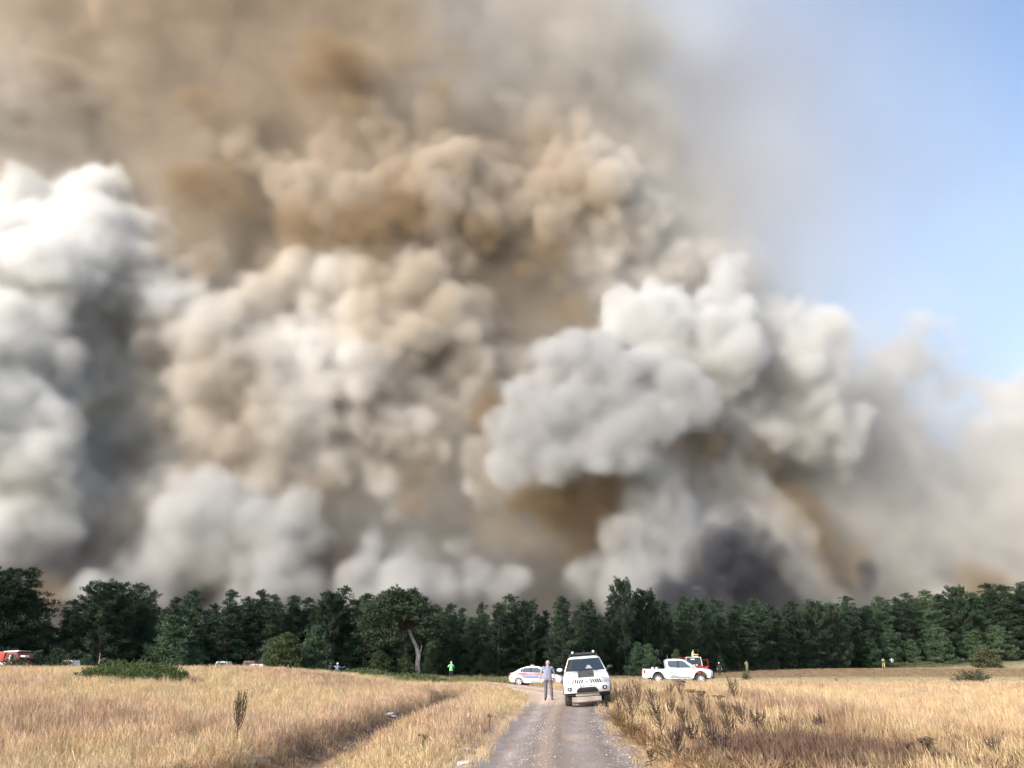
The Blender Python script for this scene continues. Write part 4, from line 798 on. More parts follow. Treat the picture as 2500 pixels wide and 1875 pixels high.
def sedan():
    c = Car('sedan', .86, .60, .93, 1.42, noseK=.22); q = at(1311, 67); root = empty('police_sedan', (q[0]-2.2, 67.0, q[2]-.02), rz=radians(-7)); c.n0 = 3.7; c.t0 = .6
    poly = [(.03, .42), (.12, .26), (.45, .24)]+arch(.85, .34, .27)+[(1.3, .20), (2.9, .20)]+arch(3.45, .34, .27)+[(3.9, .22), (4.22, .24), (4.32, .38), (4.33, .55), (4.25, .68), (3.9, .80), (3.25, .90), (2.0, .94), (.75, .97), (.25, .96), (.06, .90), (.0, .60)]
    c.body(poly, 'body', WHITE, root)
    g = [(.42, .955), (1.02, 1.28), (1.45, 1.40), (1.95, 1.44), (2.40, 1.40), (2.62, 1.34), (3.30, .90)]
    mb = MB(); n = len(g); vs = []
    for f in (-1, -.9, -.4, .4, .9, 1):
        for x, z in g: w = c.side(z)-.01; vs.append((x, f*w, z-(.05 if abs(f) == 1 and z > 1.2 else 0)))
    mb.add(vs, [(i*n+k, i*n+(k+1) % n, (i+1)*n+(k+1) % n, (i+1)*n+k) for i in range(5) for k in range(n)]+[tuple(range(n))[::-1], tuple(range(5*n, 6*n))]); mb.build('cabin', WHITE, root, smooth=True)
    for sg in (-1, 1):
        for pts in ([(.98, .98), (1.14, .98), (1.16, 1.24), (1.00, 1.17)], [(1.17, .98), (1.72, .97), (1.74, 1.31), (1.42, 1.30), (1.19, 1.25)], [(1.84, .97), (2.86, .93), (2.50, 1.22), (2.30, 1.30), (1.86, 1.32)]):
            p, o = c.sidepatch(pts, off=-.004, th=.012, sgn=sg); mb = MB(); mb.prism(p, o); mb.build('side_window', GLASSB, root)
        p, o = c.sidepatch([(1.73, .97), (1.84, .97), (1.85, 1.33), (1.75, 1.33)], off=-.004, th=.012, sgn=sg); mb = MB(); mb.prism(p, o); mb.build('door_pillar', BLACKP, root)
        for pts, m, nm in (([(.72, .80), (3.0, .72), (3.0, .87), (.72, .93)], PINK, 'red_stripe'), ([(1.05, .66), (2.98, .58), (2.98, .69), (1.05, .77)], BLUES, 'blue_stripe'), ([(1.15, .60), (2.95, .52), (2.95, .555), (1.15, .635)], BLACKP, 'rub_strip'), ([(.0, .60), (.17, .60), (.13, .70), (.0, .70)], BLACKP, 'bumper_strip'), ([(1.79, .28), (1.80, .28), (1.80, .93), (1.79, .93)], GREYS, 'door_gap'), ([(2.97, .30), (2.98, .30), (2.98, .90), (2.97, .90)], GREYS, 'door_gap')):
            if nm == 'bumper_strip':
                mb = MB(); mb.add([(c.plan(x, sg*.86)-.012, sg*y, z) for x, y, z in ((.02, .55, .58), (.05, .83, .58), (.22, .872, .58), (.02, .55, .66), (.05, .83, .66), (.22, .872, .66))], [(0, 1, 4, 3), (1, 2, 5, 4)]); mb.build(nm, m, root, fixn=False); continue
            p, o = c.sidepatch(pts, off=.002, th=.008 if nm != 'rub_strip' else .03, sgn=sg); mb = MB(); mb.prism(p, o); mb.build(nm, m, root)
        mb = MB(); mb.add([(c.plan(.0, sg*.6)-.01, sg*.60, .72), (c.plan(.04, sg*.84)-.012, sg*.835, .74), (.26, sg*.865, .80), (.30, sg*.855, .88), (c.plan(.05, sg*.8), sg*.80, .90), (c.plan(.02, sg*.6)-.01, sg*.60, .90)], [(0, 1, 4, 5), (1, 2, 3, 4)]); mb.build('tail_light', REDL, root, fixn=False)
        mb = MB(); mb.add([(c.plan(4.27, sg*.5)+.02, sg*.50, .58), (c.plan(4.22, sg*.84)+.02, sg*.83, .60), (3.95, sg*.868, .68), (3.93, sg*.862, .76), (c.plan(4.12, sg*.8)+.05, sg*.76, .74), (c.plan(4.22, sg*.5)+.02, sg*.5, .69)], [(0, 1, 4, 5), (1, 2, 3, 4)]); mb.build('headlight', LAMPG, root, fixn=False)
        mb = MB(); mb.box((2.80, sg*.93, 1.0), (.12, .16, .11)); mb.build('mirror', BLACKP, root, bevel=.02)
        for x in (1.62, 2.75): mb = MB(); mb.box((x, sg*.872, .845), (.16, .02, .025)); mb.build('door_handle', WHITE, root)
        for cx in (.85, 3.45): wheel(root, (cx, sg*.76, .31), .31, .20, sg, ALU, 6, .70)
    for t0, txt, x in (('lettering', 'JANDARMA', 1.22), ('lettering', 'TRAFİK', 2.38)):
        text_part(t0, txt, .115, REDT, root, (x, -.868, .872-(x-.7)*.030), (pi/2, radians(2), 0))
    mb = MB(); mb.prism([(2.66, -.55, 1.335), (2.66, .55, 1.335), (3.27, .76, .945), (3.27, -.76, .945)], (.012, 0, .018)); mb.build('windscreen', GLASSB, root)
    mb = MB(); mb.prism([(.50, -.70, 1.00), (.50, .70, 1.00), (.98, .56, 1.265), (.98, -.56, 1.265)], (-.01, 0, .018)); mb.build('rear_window', GLASSB, root)
    mb = MB(); mb.box((1.86, 0, 1.485), (.24, 1.0, .09)); lb = mb.build('light_bar', mat('grey_light_bar', (.35, .37, .38), .3), root, bevel=.02)
    mb = MB(); mb.box((2.02, -.36, 1.49), (.10, .30, .08)); mb.build('beacon', mat('red_beacon_glass', (.75, .05, .06), .2, coat=1), lb, bevel=.02)
    mb = MB(); mb.box((2.1, 0, .28), (3.6, 1.3, .14)); mb.build('underbody', SEAT, root)
    tag(root, 'white police sedan with red and blue stripes behind the walking man', 'police car')
sedan()

def pickup():
    c = Car('pickup', .90, .64, 1.13, 1.76, noseK=.30); q = at(1653, 63.5); root = empty('pickup_truck', (q[0]-2.66, 63.5, q[2]+.03), rz=radians(-5)); c.n0 = 4.6; c.t0 = .4
    poly = [(.0, .52), (.08, .44), (.60, .52)]+arch(1.12, .47, .48)+[(1.72, .42), (3.55, .42)]+arch(4.22, .47, .48)+[(4.80, .48), (5.10, .46), (5.22, .55), (5.27, .75), (5.22, .95), (5.05, 1.06), (4.4, 1.13), (3.75, 1.17), (2.6, 1.14), (1.78, 1.14), (1.75, 1.10), (.10, 1.10), (.06, 1.02), (.03, .70)]
    c.body(poly, 'body', WHITE2, root, crown=.02)
    g = [(1.80, 1.135), (1.74, 1.70), (1.90, 1.77), (2.4, 1.80), (2.9, 1.78), (3.15, 1.72), (4.0, 1.16)]
    mb = MB(); n = len(g); vs = []
    for f in (-1, -.9, -.4, .4, .9, 1):
        for x, z in g: w = c.side(z)-.01; vs.append((x, f*w, z-(.05 if abs(f) == 1 and z > 1.6 else 0)))
    mb.add(vs, [(i*n+k, i*n+(k+1) % n, (i+1)*n+(k+1) % n, (i+1)*n+k) for i in range(5) for k in range(n)]+[tuple(range(n))[::-1], tuple(range(5*n, 6*n))]); mb.build('cabin', WHITE2, root, smooth=True)
    for sg in (-1, 1):
        for pts in ([(2.02, 1.20), (2.58, 1.18), (2.58, 1.66), (1.90, 1.66), (1.90, 1.34)], [(2.70, 1.18), (3.62, 1.18), (3.10, 1.60), (2.94, 1.66), (2.70, 1.67)]):
            p, o = c.sidepatch(pts, off=-.004, th=.012, sgn=sg); mb = MB(); mb.prism(p, o); mb.build('side_window', GLASSB, root)
        p, o = c.sidepatch([(2.58, 1.17), (2.70, 1.17), (2.70, 1.68), (2.58, 1.68)], off=-.004, th=.012, sgn=sg); mb = MB(); mb.prism(p, o); mb.build('door_pillar', BLACKP, root)
        for k, (x0, x1, z0) in enumerate(((1.86, 2.58, 1.04), (1.92, 2.60, .87), (2.0, 2.62, .69))):
            th_ = (.035, .045, .05)[k]; p, o = c.sidepatch([(x0, z0), (x0+.1, z0-.035), (x1, z0-.17), (x1, z0-.17+th_), (x0+.15, z0+th_-.03), (x0, z0+.012)], off=.002, th=.006, sgn=sg); mb = MB(); mb.prism(p, o); mb.build('green_stripe', GRN, root)
        for pts, m, nm in (([(1.95, .46), (3.52, .44), (3.52, .55), (2.1, .60)], GREYS, 'dusty_sill'), ([(2.645, .50), (2.655, .50), (2.655, 1.14), (2.645, 1.14)], GREYS, 'door_gap'), ([(3.64, .50), (3.65, .50), (3.65, 1.14), (3.64, 1.14)], GREYS, 'door_gap'), ([(1.765, .52), (1.785, .52), (1.785, 1.10), (1.765, 1.10)], GREYS, 'bed_gap')):
            p, o = c.sidepatch(pts, off=.001, th=.006, sgn=sg); mb = MB(); mb.prism(p, o); mb.build(nm, m, root)
        mb = MB(); mb.box((2.62, sg*.93, .40), (1.75, .14, .04)); mb.build('side_step', SILVER, root, bevel=.01)
        mb = MB(); mb.box((3.62, sg*1.0, 1.27), (.14, .20, .14)); mb.build('mirror', [WHITE2], root, bevel=.03)
        mb = MB(); mb.add([(c.plan(.03, sg*.7)-.012, sg*.68, .78), (c.plan(.05, sg*.88)-.005, sg*.885, .78), (.22, sg*.905, .80), (.18, sg*.895, 1.03), (c.plan(.06, sg*.86)-.005, sg*.875, 1.04), (c.plan(.05, sg*.7)-.012, sg*.68, 1.04)], [(0, 1, 4, 5), (1, 2, 3, 4)]); mb.build('tail_light', REDL, root, fixn=False)
        mb = MB(); mb.add([(c.plan(5.21, sg*.5)+.03, sg*.45, .90), (c.plan(5.16, sg*.84)+.03, sg*.83, .93), (4.88, sg*.905, .96), (4.80, sg*.895, 1.04), (c.plan(5.06, sg*.8)+.03, sg*.78, 1.03), (c.plan(5.13, sg*.5)+.03, sg*.45, .99)], [(0, 1, 4, 5), (1, 2, 3, 4)]); mb.build('headlight', mat('smoked_lamp_glass', (.05, .09, .16), .08, coat=1), root, fixn=False)
        mb = MB(); mb.add([(c.plan(5.24, sg*.75)+.02, sg*.70, .62), (c.plan(5.20, sg*.88)+.02, sg*.875, .62), (c.plan(5.20, sg*.88)+.02, sg*.875, .84), (c.plan(5.24, sg*.75)+.02, sg*.70, .86)], [(0, 1, 2, 3)]); mb.build('corner_lamp', GLASS, root, fixn=False)
        for x in (2.50, 3.55): mb = MB(); mb.box((x, sg*.912, 1.04), (.18, .02, .03)); mb.build('door_handle', WHITE2, root)
        for cx in (1.12, 4.22): wheel(root, (cx, sg*.78, .385), .385, .25, sg, ALU, 9, .68)
        for cx in (1.12, 4.22):
            mb = MB(); a = [(cx-.50*cos(pi*i/12), .47+.50*sin(pi*i/12)) for i in range(13)]; b_ = [(cx-.44*cos(pi*i/12), .47+.45*sin(pi*i/12)) for i in range(13)]
            vs = sum([[(p_[0], sg*.895, p_[1]), (q_[0], sg*.925, q_[1]), (q_[0], sg*.82, q_[1])] for p_, q_ in zip(a, b_)], []); mb.add(vs, [(3*i+j, 3*i+(j+1) % 3, 3*i+3+(j+1) % 3, 3*i+3+j) for i in range(12) for j in range(3)]+[(0, 1, 2), (38, 37, 36)]); mb.build('wheel_arch_flare', BLACKP if cx > 2 else WHITE2, root, smooth=True)
    mb = MB(); mb.prism([(5.255, -.52, .60), (5.255, .52, .60), (5.235, .50, .88), (5.235, -.50, .88)], (.03, 0, 0)); mb.build('grille', BLACKP, root)
    mb = MB(); mb.prism([(5.10, -.86, .44), (5.10, .86, .44), (5.28, .6, .44), (5.28, -.6, .44)], (0, 0, .10)); mb.build('bumper_underside', BLACKP, root)
    text_part('lettering', 'ORMAN', .20, GRY, root, (3.26, -.905, .86), (pi/2, 0, 0), xs=1.0)
    em = MB(); em.lathe_y([(.06, 0), (.06, -.006)], (2.80, -.905, .85), 16); em.build('door_emblem', mat('pale_green_emblem', (.45, .62, .55), .5), root); mb = MB(); mb.box((3.2, -.906, .72), (.36, .004, .02)); mb.build('small_print_line', GRY, root)
    text_part('model_lettering', '4x4', .09, GRY, root, (.55, -.905, .93), (pi/2, 0, 0))
    mb = MB(); mb.prism([(3.20, -.58, 1.70), (3.20, .58, 1.70), (3.97, .80, 1.20), (3.97, -.80, 1.20)], (.012, 0, .018)); mb.build('windscreen', GLASSB, root)
    mb = MB(); mb.box((2.7, 0, .46), (4.4, 1.3, .16)); mb.build('underbody', SEAT, root)
    mb = MB(); mb.tube([(1.95, -.3, 1.76), (1.93, -.3, 2.15)], [.010, .004], 5); mb.build('antenna', SILVER, root)
    tag(root, 'white double cab pickup with green side stripes standing side on in the meadow', 'pickup truck')
    for k, (dx, lb) in enumerate(((.75, 'white sack lying on the load bed of the pickup, the rear one'), (1.05, 'smaller white sack on the load bed of the pickup, nearer the cab'))):
        bm = bmesh.new(); bmesh.ops.create_icosphere(bm, subdivisions=2, radius=1)
        for v in bm.verts: v.co = Vector((v.co.x*.11, v.co.y*.18, v.co.z*(.075-.01*k)))
        me = bpy.data.meshes.new('sack'); bm.to_mesh(me); bm.free(); a = radians(-5); o = link_mesh('sack', me, mat('white_sack', (.5, .5, .48), .9), loc=(q[0]-2.66+dx*cos(a), 63.5+dx*sin(a)-.5, q[2]+1.18)); tag(o, lb, 'sack')
pickup()

def red_jeep():
    q = at(1692, 84); root = empty('red_off_road_vehicle', tuple(q), rz=radians(4)); mb = MB()
    mb.box((0, .9, .85), (1.55, 3.4, .75)); mb.box((0, -1.35, .80), (1.35, 1.5, .62), tz=.95, tx=.92); mb.build('body', FR, root, bevel=.05)
    mb = MB(); mb.tube([(-.80, -.62, 1.2), (-.74, -.45, 2.02), (.74, -.45, 2.02), (.80, -.62, 1.2)], .05, 6); mb.build('windscreen_frame', CREAM, root)
    mb = MB(); mb.prism([(-.74, -.60, 1.24), (.74, -.60, 1.24), (.68, -.46, 1.95), (-.68, -.46, 1.95)], (0, .02, 0)); mb.build('windscreen', GLASS, root)
    mb = MB(); mb.box((-.1, -.50, 1.84), (.42, .02, .10)); mb.build('screen_label', PLATE, root)
    for x, z in ((-.05, 1.30), (.25, 1.32)): mb = MB(); mb.box((x, -.63, z), (.18, .02, .09)); mb.build('dashboard_paper', PLATE, root)
    mb = MB(); mb.box((0, .9, 1.98), (1.5, 2.6, .05)); mb.build('roof', FR, root)
    mb = MB()
    for x in (-.72, .72):
        for y in (.3, 2.1): mb.tube([(x, y, 1.2), (x, y, 1.98)], .04, 5)
    mb.build('cab_posts', FR, root)
    mb = MB(); mb.prism([(.84, -.35, .75), (1.50, -.35, .75), (1.50, -.35, 1.22), (.84, -.35, 1.22)], (0, .06, 0)); mb.tube([(.90, -.32, 1.2), (.92, -.32, 1.78), (1.45, -.32, 1.80), (1.49, -.32, 1.2)], .035, 5); d = mb.build('door', FR, root, ); text_part('door_lettering', '112', .2, PLATE, d, (1.17, -.36, 1.03), (pi/2, 0, 0))
    for x in (-.68, .68):
        for y in (-1.4, 1.7):
            mb = MB(); mb.tube([(x-.11, y, .38), (x+.11, y, .38)], .38, 16); mb.build('wheel', TYRE, root)
        mb = MB(); mb.tube([(x*.7, -2.10, .92), (x*.7, -2.16, .92)], .10, 12); mb.build('headlight', LAMPG, root)
    tag(root, 'red off-road fire vehicle with its door open, behind the pickup bonnet', 'fire vehicle')
    return q
JQ = red_jeep()

def fire_engine():
    Y = 73.; a = P(-60, 1620, Y); b = P(73, 1620, Y); q = at(73, Y); x1 = b[0]; L = 7.2; root = empty('fire_engine', (x1-L, Y, q[2]+.1)); mb = MB()
    z = lambda py: P(30, py, Y)[2]-q[2]-.1
    zt, zm, zl = z(1593), z(1616), z(1633)
    pr = [(0, zm), (0, zt-.02), (.5, zt), (5.3, zt+.06), (5.6, zt), (5.55, zm)]
    mb.prism([(x, -1.15, zz_) for x, zz_ in pr], (0, 2.3, 0)); mb.build('tank_body', FR, root, bevel=.05)
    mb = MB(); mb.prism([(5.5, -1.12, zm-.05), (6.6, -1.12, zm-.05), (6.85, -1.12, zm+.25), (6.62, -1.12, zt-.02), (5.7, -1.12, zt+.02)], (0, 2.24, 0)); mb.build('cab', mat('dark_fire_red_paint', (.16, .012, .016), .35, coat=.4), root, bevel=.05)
    mb = MB(); mb.prism([(6.0, -1.135, zm+.2), (6.55, -1.135, zm+.2), (6.5, -1.135, zt-.18), (6.05, -1.135, zt-.18)], (0, .02, 0)); mb.build('cab_window', GLASS, root)
    mb = MB(); mb.prism([(4.9, -1.0, zt+.012), (6.5, -1.0, zt+.05), (6.7, -1.0, zt+.16), (5.8, -1.0, zt+.14)], (0, 1.9, 0)); mb.build('air_deflector', PLATE, root)
    mb = MB(); mb.box((6.15, -1.3, (zm+zt)/2-.1), (.12, .12, .55)); mb.box((6.15, -1.3, (zm+zt)/2-.45), (.10, .10, .2)); mb.build('mirror', PLATE, root)
    mb = MB(); mb.box((6.95, -.6, zm+.45), (.5, .7, .16)); mb.build('bonnet_light', PLATE, root, bevel=.05)
    mb = MB(); mb.box((1.6, 0, (zm+zl)/2-.05), (3.0, 2.25, zm-zl)); mb.box((4.8, 0, (zm+zl)/2+.1), (3.2, 2.2, (zm-zl)*.6)); mb.build('lower_body', PLATE, root, bevel=.03)
    mb = MB(); mb.prism([(1.2, -1.17, zm+.12), (4.1, -1.17, zm+.42), (4.1, -1.17, zt-.28), (1.2, -1.17, zt-.3)], (0, .02, 0)); mb.build('locker_shutter', mat('dark_red_shutter', (.30, .015, .02), .6), root)  # shutter in a darker red than the tank
    for x in (1.5, 5.9):
        for sg in (-1, 1): mb = MB(); mb.lathe_y([(.48, -.15), (.48, .15)], (x, sg*1.0, .48), 18); mb.build('wheel', TYRE, root)
    tag(root, 'red fire engine with a white lower body, half hidden by bushes at the left edge', 'fire engine')
fire_engine()

def far_car(px, py_top, wpx, Y, label, body, name='hidden_car', rz=0.):
    q = at(px, Y); top = P(px, py_top, Y)[2]-q[2]; s = Y/1.06/F; w_ = wpx*s; h = max(1.3, top); L = w_; root = empty(name, tuple(q), rz=rz); mb = MB()
    mb.prism([(-L/2, -.8, .3), (L/2, -.8, .3), (L/2, -.8, h*.62), (L*.42, -.8, h*.66), (-L/2, -.8, h*.66)], (0, 1.6, 0)); mb.build('body', body, root, bevel=.05)
    mb = MB(); mb.prism([(-L*.46, -.7, h*.66), (L*.40, -.7, h*.66), (L*.27, -.62, h), (-L*.36, -.62, h)], (0, 1.3, 0)); mb.build('cabin', body, root, bevel=.04)
    mb = MB(); mb.prism([(-L*.40, -.725, h*.69), (L*.34, -.725, h*.69), (L*.25, -.66, h*.94), (-L*.33, -.66, h*.94)], (0, .02, 0)); mb.build('windows', GLASS, root)
    for x in (-L*.32, L*.32): mb = MB(); mb.lathe_y([(.3, -.1), (.3, .1)], (x, -.74, .3), 14); mb.build('wheel', TYRE, root)
    return tag(root, label, 'car')
far_car(172, 1612, 34, 72, 'white vehicle hidden behind a leafy bush at the left edge of the wood', WHITE)
far_car(546, 1615, 40, 79, 'white car barely showing under the pines left of the red one', WHITE)
far_car(613, 1613, 40, 79, 'red and white vehicle barely showing under the pines', mat('dull_red_paint', (.22, .02, .02), .4))
mb = MB(); q_ = at(622, 77.9); mb.box((q_[0]+.1, q_[1]-.0, q_[2]+1.0), (1.2, .06, .55)); tag(mb.build('white_panel', PLATE), 'white panel leaning on the red vehicle hidden in the trees', 'panel')

# ------------------------------------------------------------------ people
SKIN = mat('skin', (.50, .27, .19), .6); SKINP = mat('sunburnt_skin', (.55, .27, .20), .55); HAIRW = mat('white_hair', (.55, .52, .50), .8); HAIRD = mat('dark_hair', (.02, .016, .014), .7)
def person(loc, H_, pose, cols, label, rz=0., fingers=True, belly=0., extras=True, hair=HAIRD, skin=SKIN, sleeve=.5, name='person', bald=False):
    """pose: joint name -> (x, y, z) for a 1.75 m figure facing -y. cols: shirt, trousers, shoes"""
    J = dict(pelvis=(0, 0, .95), waist=(0, -.01, 1.08), chest=(0, 0, 1.28), neck=(0, .01, 1.47), chin=(0, -.005, 1.545), head=(0, -.01, 1.635), crown=(0, 0, 1.72),
             hipL=(.10, 0, .90), kneeL=(.11, -.03, .50), ankL=(.12, .02, .09), toeL=(.14, -.16, .035), hipR=(-.10, 0, .90), kneeR=(-.11, -.03, .50), ankR=(-.12, .02, .09), toeR=(-.14, -.16, .035),
             shL=(.185, .01, 1.42), elL=(.25, .03, 1.14), wrL=(.27, -.03, .90), shR=(-.185, .01, 1.42), elR=(-.25, .03, 1.14), wrR=(-.27, -.03, .90))
    ht = pose.get('_turn', 0.); J.update({a: b for a, b in pose.items() if a != '_turn'}); k = H_/1.75
    edges = [('pelvis', 'waist'), ('waist', 'chest'), ('chest', 'neck'), ('neck', 'chin'), ('chin', 'head'), ('head', 'crown'), ('pelvis', 'hipL'), ('hipL', 'kneeL'), ('kneeL', 'ankL'), ('ankL', 'toeL'), ('pelvis', 'hipR'), ('hipR', 'kneeR'), ('kneeR', 'ankR'), ('ankR', 'toeR'),
             ('chest', 'shL'), ('shL', 'elL'), ('elL', 'wrL'), ('chest', 'shR'), ('shR', 'elR'), ('elR', 'wrR')]
    R = dict(pelvis=(.165, .125), waist=(.145+belly, .11+belly), chest=(.165+belly*.6, .115+belly*.5), neck=(.062, .062), chin=(.074, .082), head=(.092, .108), crown=(.058, .066), hipL=(.108, .105), kneeL=(.080, .078), ankL=(.062, .062), toeL=(.045, .032), shL=(.078, .075), elL=(.052, .052), wrL=(.034, .030))
    for a in ('hip', 'knee', 'ank', 'toe', 'sh', 'el', 'wr'): R[a+'R'] = R[a+'L']
    for S in 'LR':
        e, w_ = Vector(J['el'+S]), Vector(J['wr'+S]); d = (w_-e).normalized(); J['palm'+S] = tuple(w_+d*.07); R['palm'+S] = (.036, .022); edges.append(('wr'+S, 'palm'+S))
        if fingers:
            sd = d.cross(Vector((1, 0, 0))).normalized() if abs(d.x) < .8 else Vector((0, 1, 0))
            for i, (o, l) in enumerate(((-.027, .062), (-.009, .072), (.010, .068), (.027, .052))):
                b = Vector(J['palm'+S])+sd*o; m1 = b+d*l*.55+Vector((0, -.006, 0)); t = b+d*l+Vector((0, -.018, 0)); J[f'f{i}a{S}'] = tuple(b+d*.01); J[f'f{i}b{S}'] = tuple(m1); J[f'f{i}c{S}'] = tuple(t)
                for q in 'abc': R[f'f{i}{q}{S}'] = (.0095, .0095)
                edges += [('palm'+S, f'f{i}a{S}'), (f'f{i}a{S}', f'f{i}b{S}'), (f'f{i}b{S}', f'f{i}c{S}')]
            b = w_+d*.03-sd*.035; J['ta'+S] = tuple(b); J['tb'+S] = tuple(b-sd*.02+d*.04); R['ta'+S] = (.012, .012); R['tb'+S] = (.010, .010); edges += [('wr'+S, 'ta'+S), ('ta'+S, 'tb'+S)]
    names = list(J); idx = {n_: i for i, n_ in enumerate(names)}; me = bpy.data.meshes.new(name); me.from_pydata([tuple(Vector(J[n_])*k) for n_ in names], [(idx[a], idx[b]) for a, b in edges], [])
    o = bpy.data.objects.new(name, me); COL.objects.link(o); md = o.modifiers.new('skin', 'SKIN'); md.use_smooth_shade = True
    if not me.skin_vertices: 
        bm = bmesh.new(); bm.from_mesh(me); bm.verts.layers.skin.verify(); bm.to_mesh(me); bm.free()
    sv = me.skin_vertices[0].data
    for i, n_ in enumerate(names): sv[i].radius = (R[n_][0]*k, R[n_][1]*k); sv[i].use_root = n_ == 'pelvis'
    o.modifiers.new('sub', 'SUBSURF').levels = 2; o.modifiers['sub'].render_levels = 2
    ev = bpy.data.meshes.new_from_object(o.evaluated_get(bpy.context.evaluated_depsgraph_get())); bpy.data.objects.remove(o)
    ev.name = name; o = bpy.data.objects.new(name, ev); COL.objects.link(o); ev.materials.clear()
    for m in (skin, cols[0], cols[1], cols[2]): ev.materials.append(m)
    kind = {}
    for a, b in edges:
        ab = a+b
        if a in ('chin', 'head') or b == 'chin' or 'palm' in ab or a[0] == 'f' or b[:2] in ('ta', 'tb'): kind[(a, b)] = 0
        elif a.startswith('el'): kind[(a, b)] = 1 if sleeve > .9 else 0
        elif a.startswith('ank'): kind[(a, b)] = 3
        elif a in ('hipL', 'hipR', 'kneeL', 'kneeR') or b.startswith('hip'): kind[(a, b)] = 2
        else: kind[(a, b)] = 1
    A_ = np.array([J[a] for a, b in edges])*k; B_ = np.array([J[b] for a, b in edges])*k; K_ = np.array([kind[e] for e in edges]); N_ = len(ev.polygons); C_ = np.empty(N_*3); ev.polygons.foreach_get('center', C_); C_ = C_.reshape(-1, 3)
    D = B_-A_; t = np.clip(((C_[:, None]-A_)*D).sum(-1)/((D*D).sum(-1)+1e-9), 0, 1); dist = np.linalg.norm(C_[:, None]-(A_+t[..., None]*D), axis=-1); rad = np.array([max(R[a][0], R[b][0]) for a, b in edges])*k
    best = np.argmin(dist-rad*.6, 1); mi = K_[best]; pz = np.array(J['pelvis'])[2]*k
    isw = np.isin(best, [edges.index(('pelvis', 'waist')), edges.index(('pelvis', 'hipL')), edges.index(('pelvis', 'hipR'))]); mi = np.where(isw, np.where(C_[:, 2] > pz-.07*k, 1, 2), mi)
    ev.polygons.foreach_set('material_index', mi.astype(np.int32)); ev.polygons.foreach_set('use_smooth', np.ones(N_, bool)); o.location = tuple(loc); o.rotation_euler = (0, 0, rz)
    hd = Vector(J['head'])*k
    def part(nm, vs, fs, m): p_ = MB().add(vs, fs).build(nm, m, o, smooth=True, fixn=True); return p_
    def ball(nm, c, r_, m, cut=None):
        bm = bmesh.new(); bmesh.ops.create_uvsphere(bm, u_segments=14, v_segments=10, radius=1)
        for v in bm.verts: x, y, z = v.co.x*r_[0], v.co.y*r_[1], v.co.z*r_[2]; v.co = Vector((c[0]+x, c[1]+y, c[2]+z))
        if cut: bmesh.ops.delete(bm, geom=[v for v in bm.verts if cut(v.co)], context='VERTS')
        m_ = bpy.data.meshes.new(nm); bm.to_mesh(m_); bm.free(); m_.polygons.foreach_set('use_smooth', [True]*len(m_.polygons)); return link_mesh(nm, m_, m, o)
    fd = Vector((sin(ht), -cos(ht), 0)); sdv = Vector((cos(ht), sin(ht), 0))
    if extras:
        ball('nose', hd+fd*.106*k+Vector((0, 0, -.015*k)), (.014*k, .02*k, .022*k), skin)
        for s_ in (-1, 1):
            ball('ear', hd+sdv*s_*.088*k+Vector((0, .01*k, -.01*k)), (.012*k, .02*k, .03*k), skin); ball('eye', hd+sdv*s_*.03*k+fd*.096*k+Vector((0, 0, .012*k)), (.010*k,)*3, HAIRD)
        ball('mouth', hd+fd*.097*k+Vector((0, 0, -.05*k)), (.024*k, .008*k, .006*k), mat('lips', (.35, .12, .10), .6))
    if hair:
        lim = (lambda c_: ((c_-hd).dot(fd) > .015*k) or (c_-hd).z > .055*k or (c_-hd).z < -.06*k) if bald else (lambda c_: ((c_-hd).dot(fd) > .045*k and (c_-hd).z < .05*k) or (c_-hd).z < -.06*k)
        ball('hair', hd+Vector((0, 0, .01*k))-fd*.004*k, (.092*k, .106*k, .100*k), hair, lim)
    return tag(o, label, 'person')
JEANS = mat('blue_jeans', (.07, .075, .10), .9, noise=(5, (.13, .135, .165))); POLO = mat('grey_blue_polo', (.27, .285, .37), .9, noise=(4, (.22, .235, .31))); SHOE = mat('brown_shoe', (.06, .04, .035), .7); DARKC = mat('dark_clothes', (.018, .018, .022), .9); DKT = mat('dark_trousers', (.03, .03, .04), .9)
man = G(1338, 1711)
m_o = person(man, 1.80, {'_turn': radians(38), 'kneeL': (.15, -.10, .51), 'ankL': (.17, -.12, .09), 'toeL': (.22, -.29, .035), 'kneeR': (-.09, -.03, .50), 'ankR': (-.10, .12, .10), 'toeR': (-.14, -.04, .035), 'neck': (.01, -.01, 1.47), 'head': (.02, -.03, 1.63), 'crown': (.025, -.02, 1.715), 'elR': (-.305, .03, 1.15), 'wrR': (-.36, -.03, .92), 'elL': (.295, .04, 1.14), 'wrL': (.34, -.05, .90), 'shL': (.215, .01, 1.41), 'shR': (-.215, .01, 1.41), 'hipL': (.11, 0, .90), 'hipR': (-.11, 0, .90)},
       (POLO, JEANS, SHOE), 'bald man in a grey blue polo shirt and jeans walking on the track', belly=.05, skin=SKINP, hair=HAIRW, bald=True)
mb = MB(); k_ = 1.8/1.75; mb.tube([(-.065*k_, -.02, 1.50*k_), (0, -.095*k_, 1.43*k_), (.065*k_, -.02, 1.50*k_), (0, .065*k_, 1.51*k_), (-.065*k_, -.02, 1.50*k_)], .014, 6); mb.build('collar', mat('dark_collar', (.03, .035, .05), .9), m_o)
HIV = mat('fluorescent_green_vest', (.22, .80, .24), .8, noise=(5, (.34, .85, .40)))
gp_ = G(1101, 1661)
v_o = person((gp_[0], gp_[1], gp_[2]), 1.78, {'elL': (.33, -.05, 1.20), 'wrL': (.16, -.22, 1.36), 'elR': (-.30, -.10, 1.14), 'wrR': (-.24, -.30, 1.38)}, (HIV, DKT, DARKC), 'person in a fluorescent green top raising their hands, left of the police sedan', rz=radians(200), hair=HAIRW, sleeve=.5)
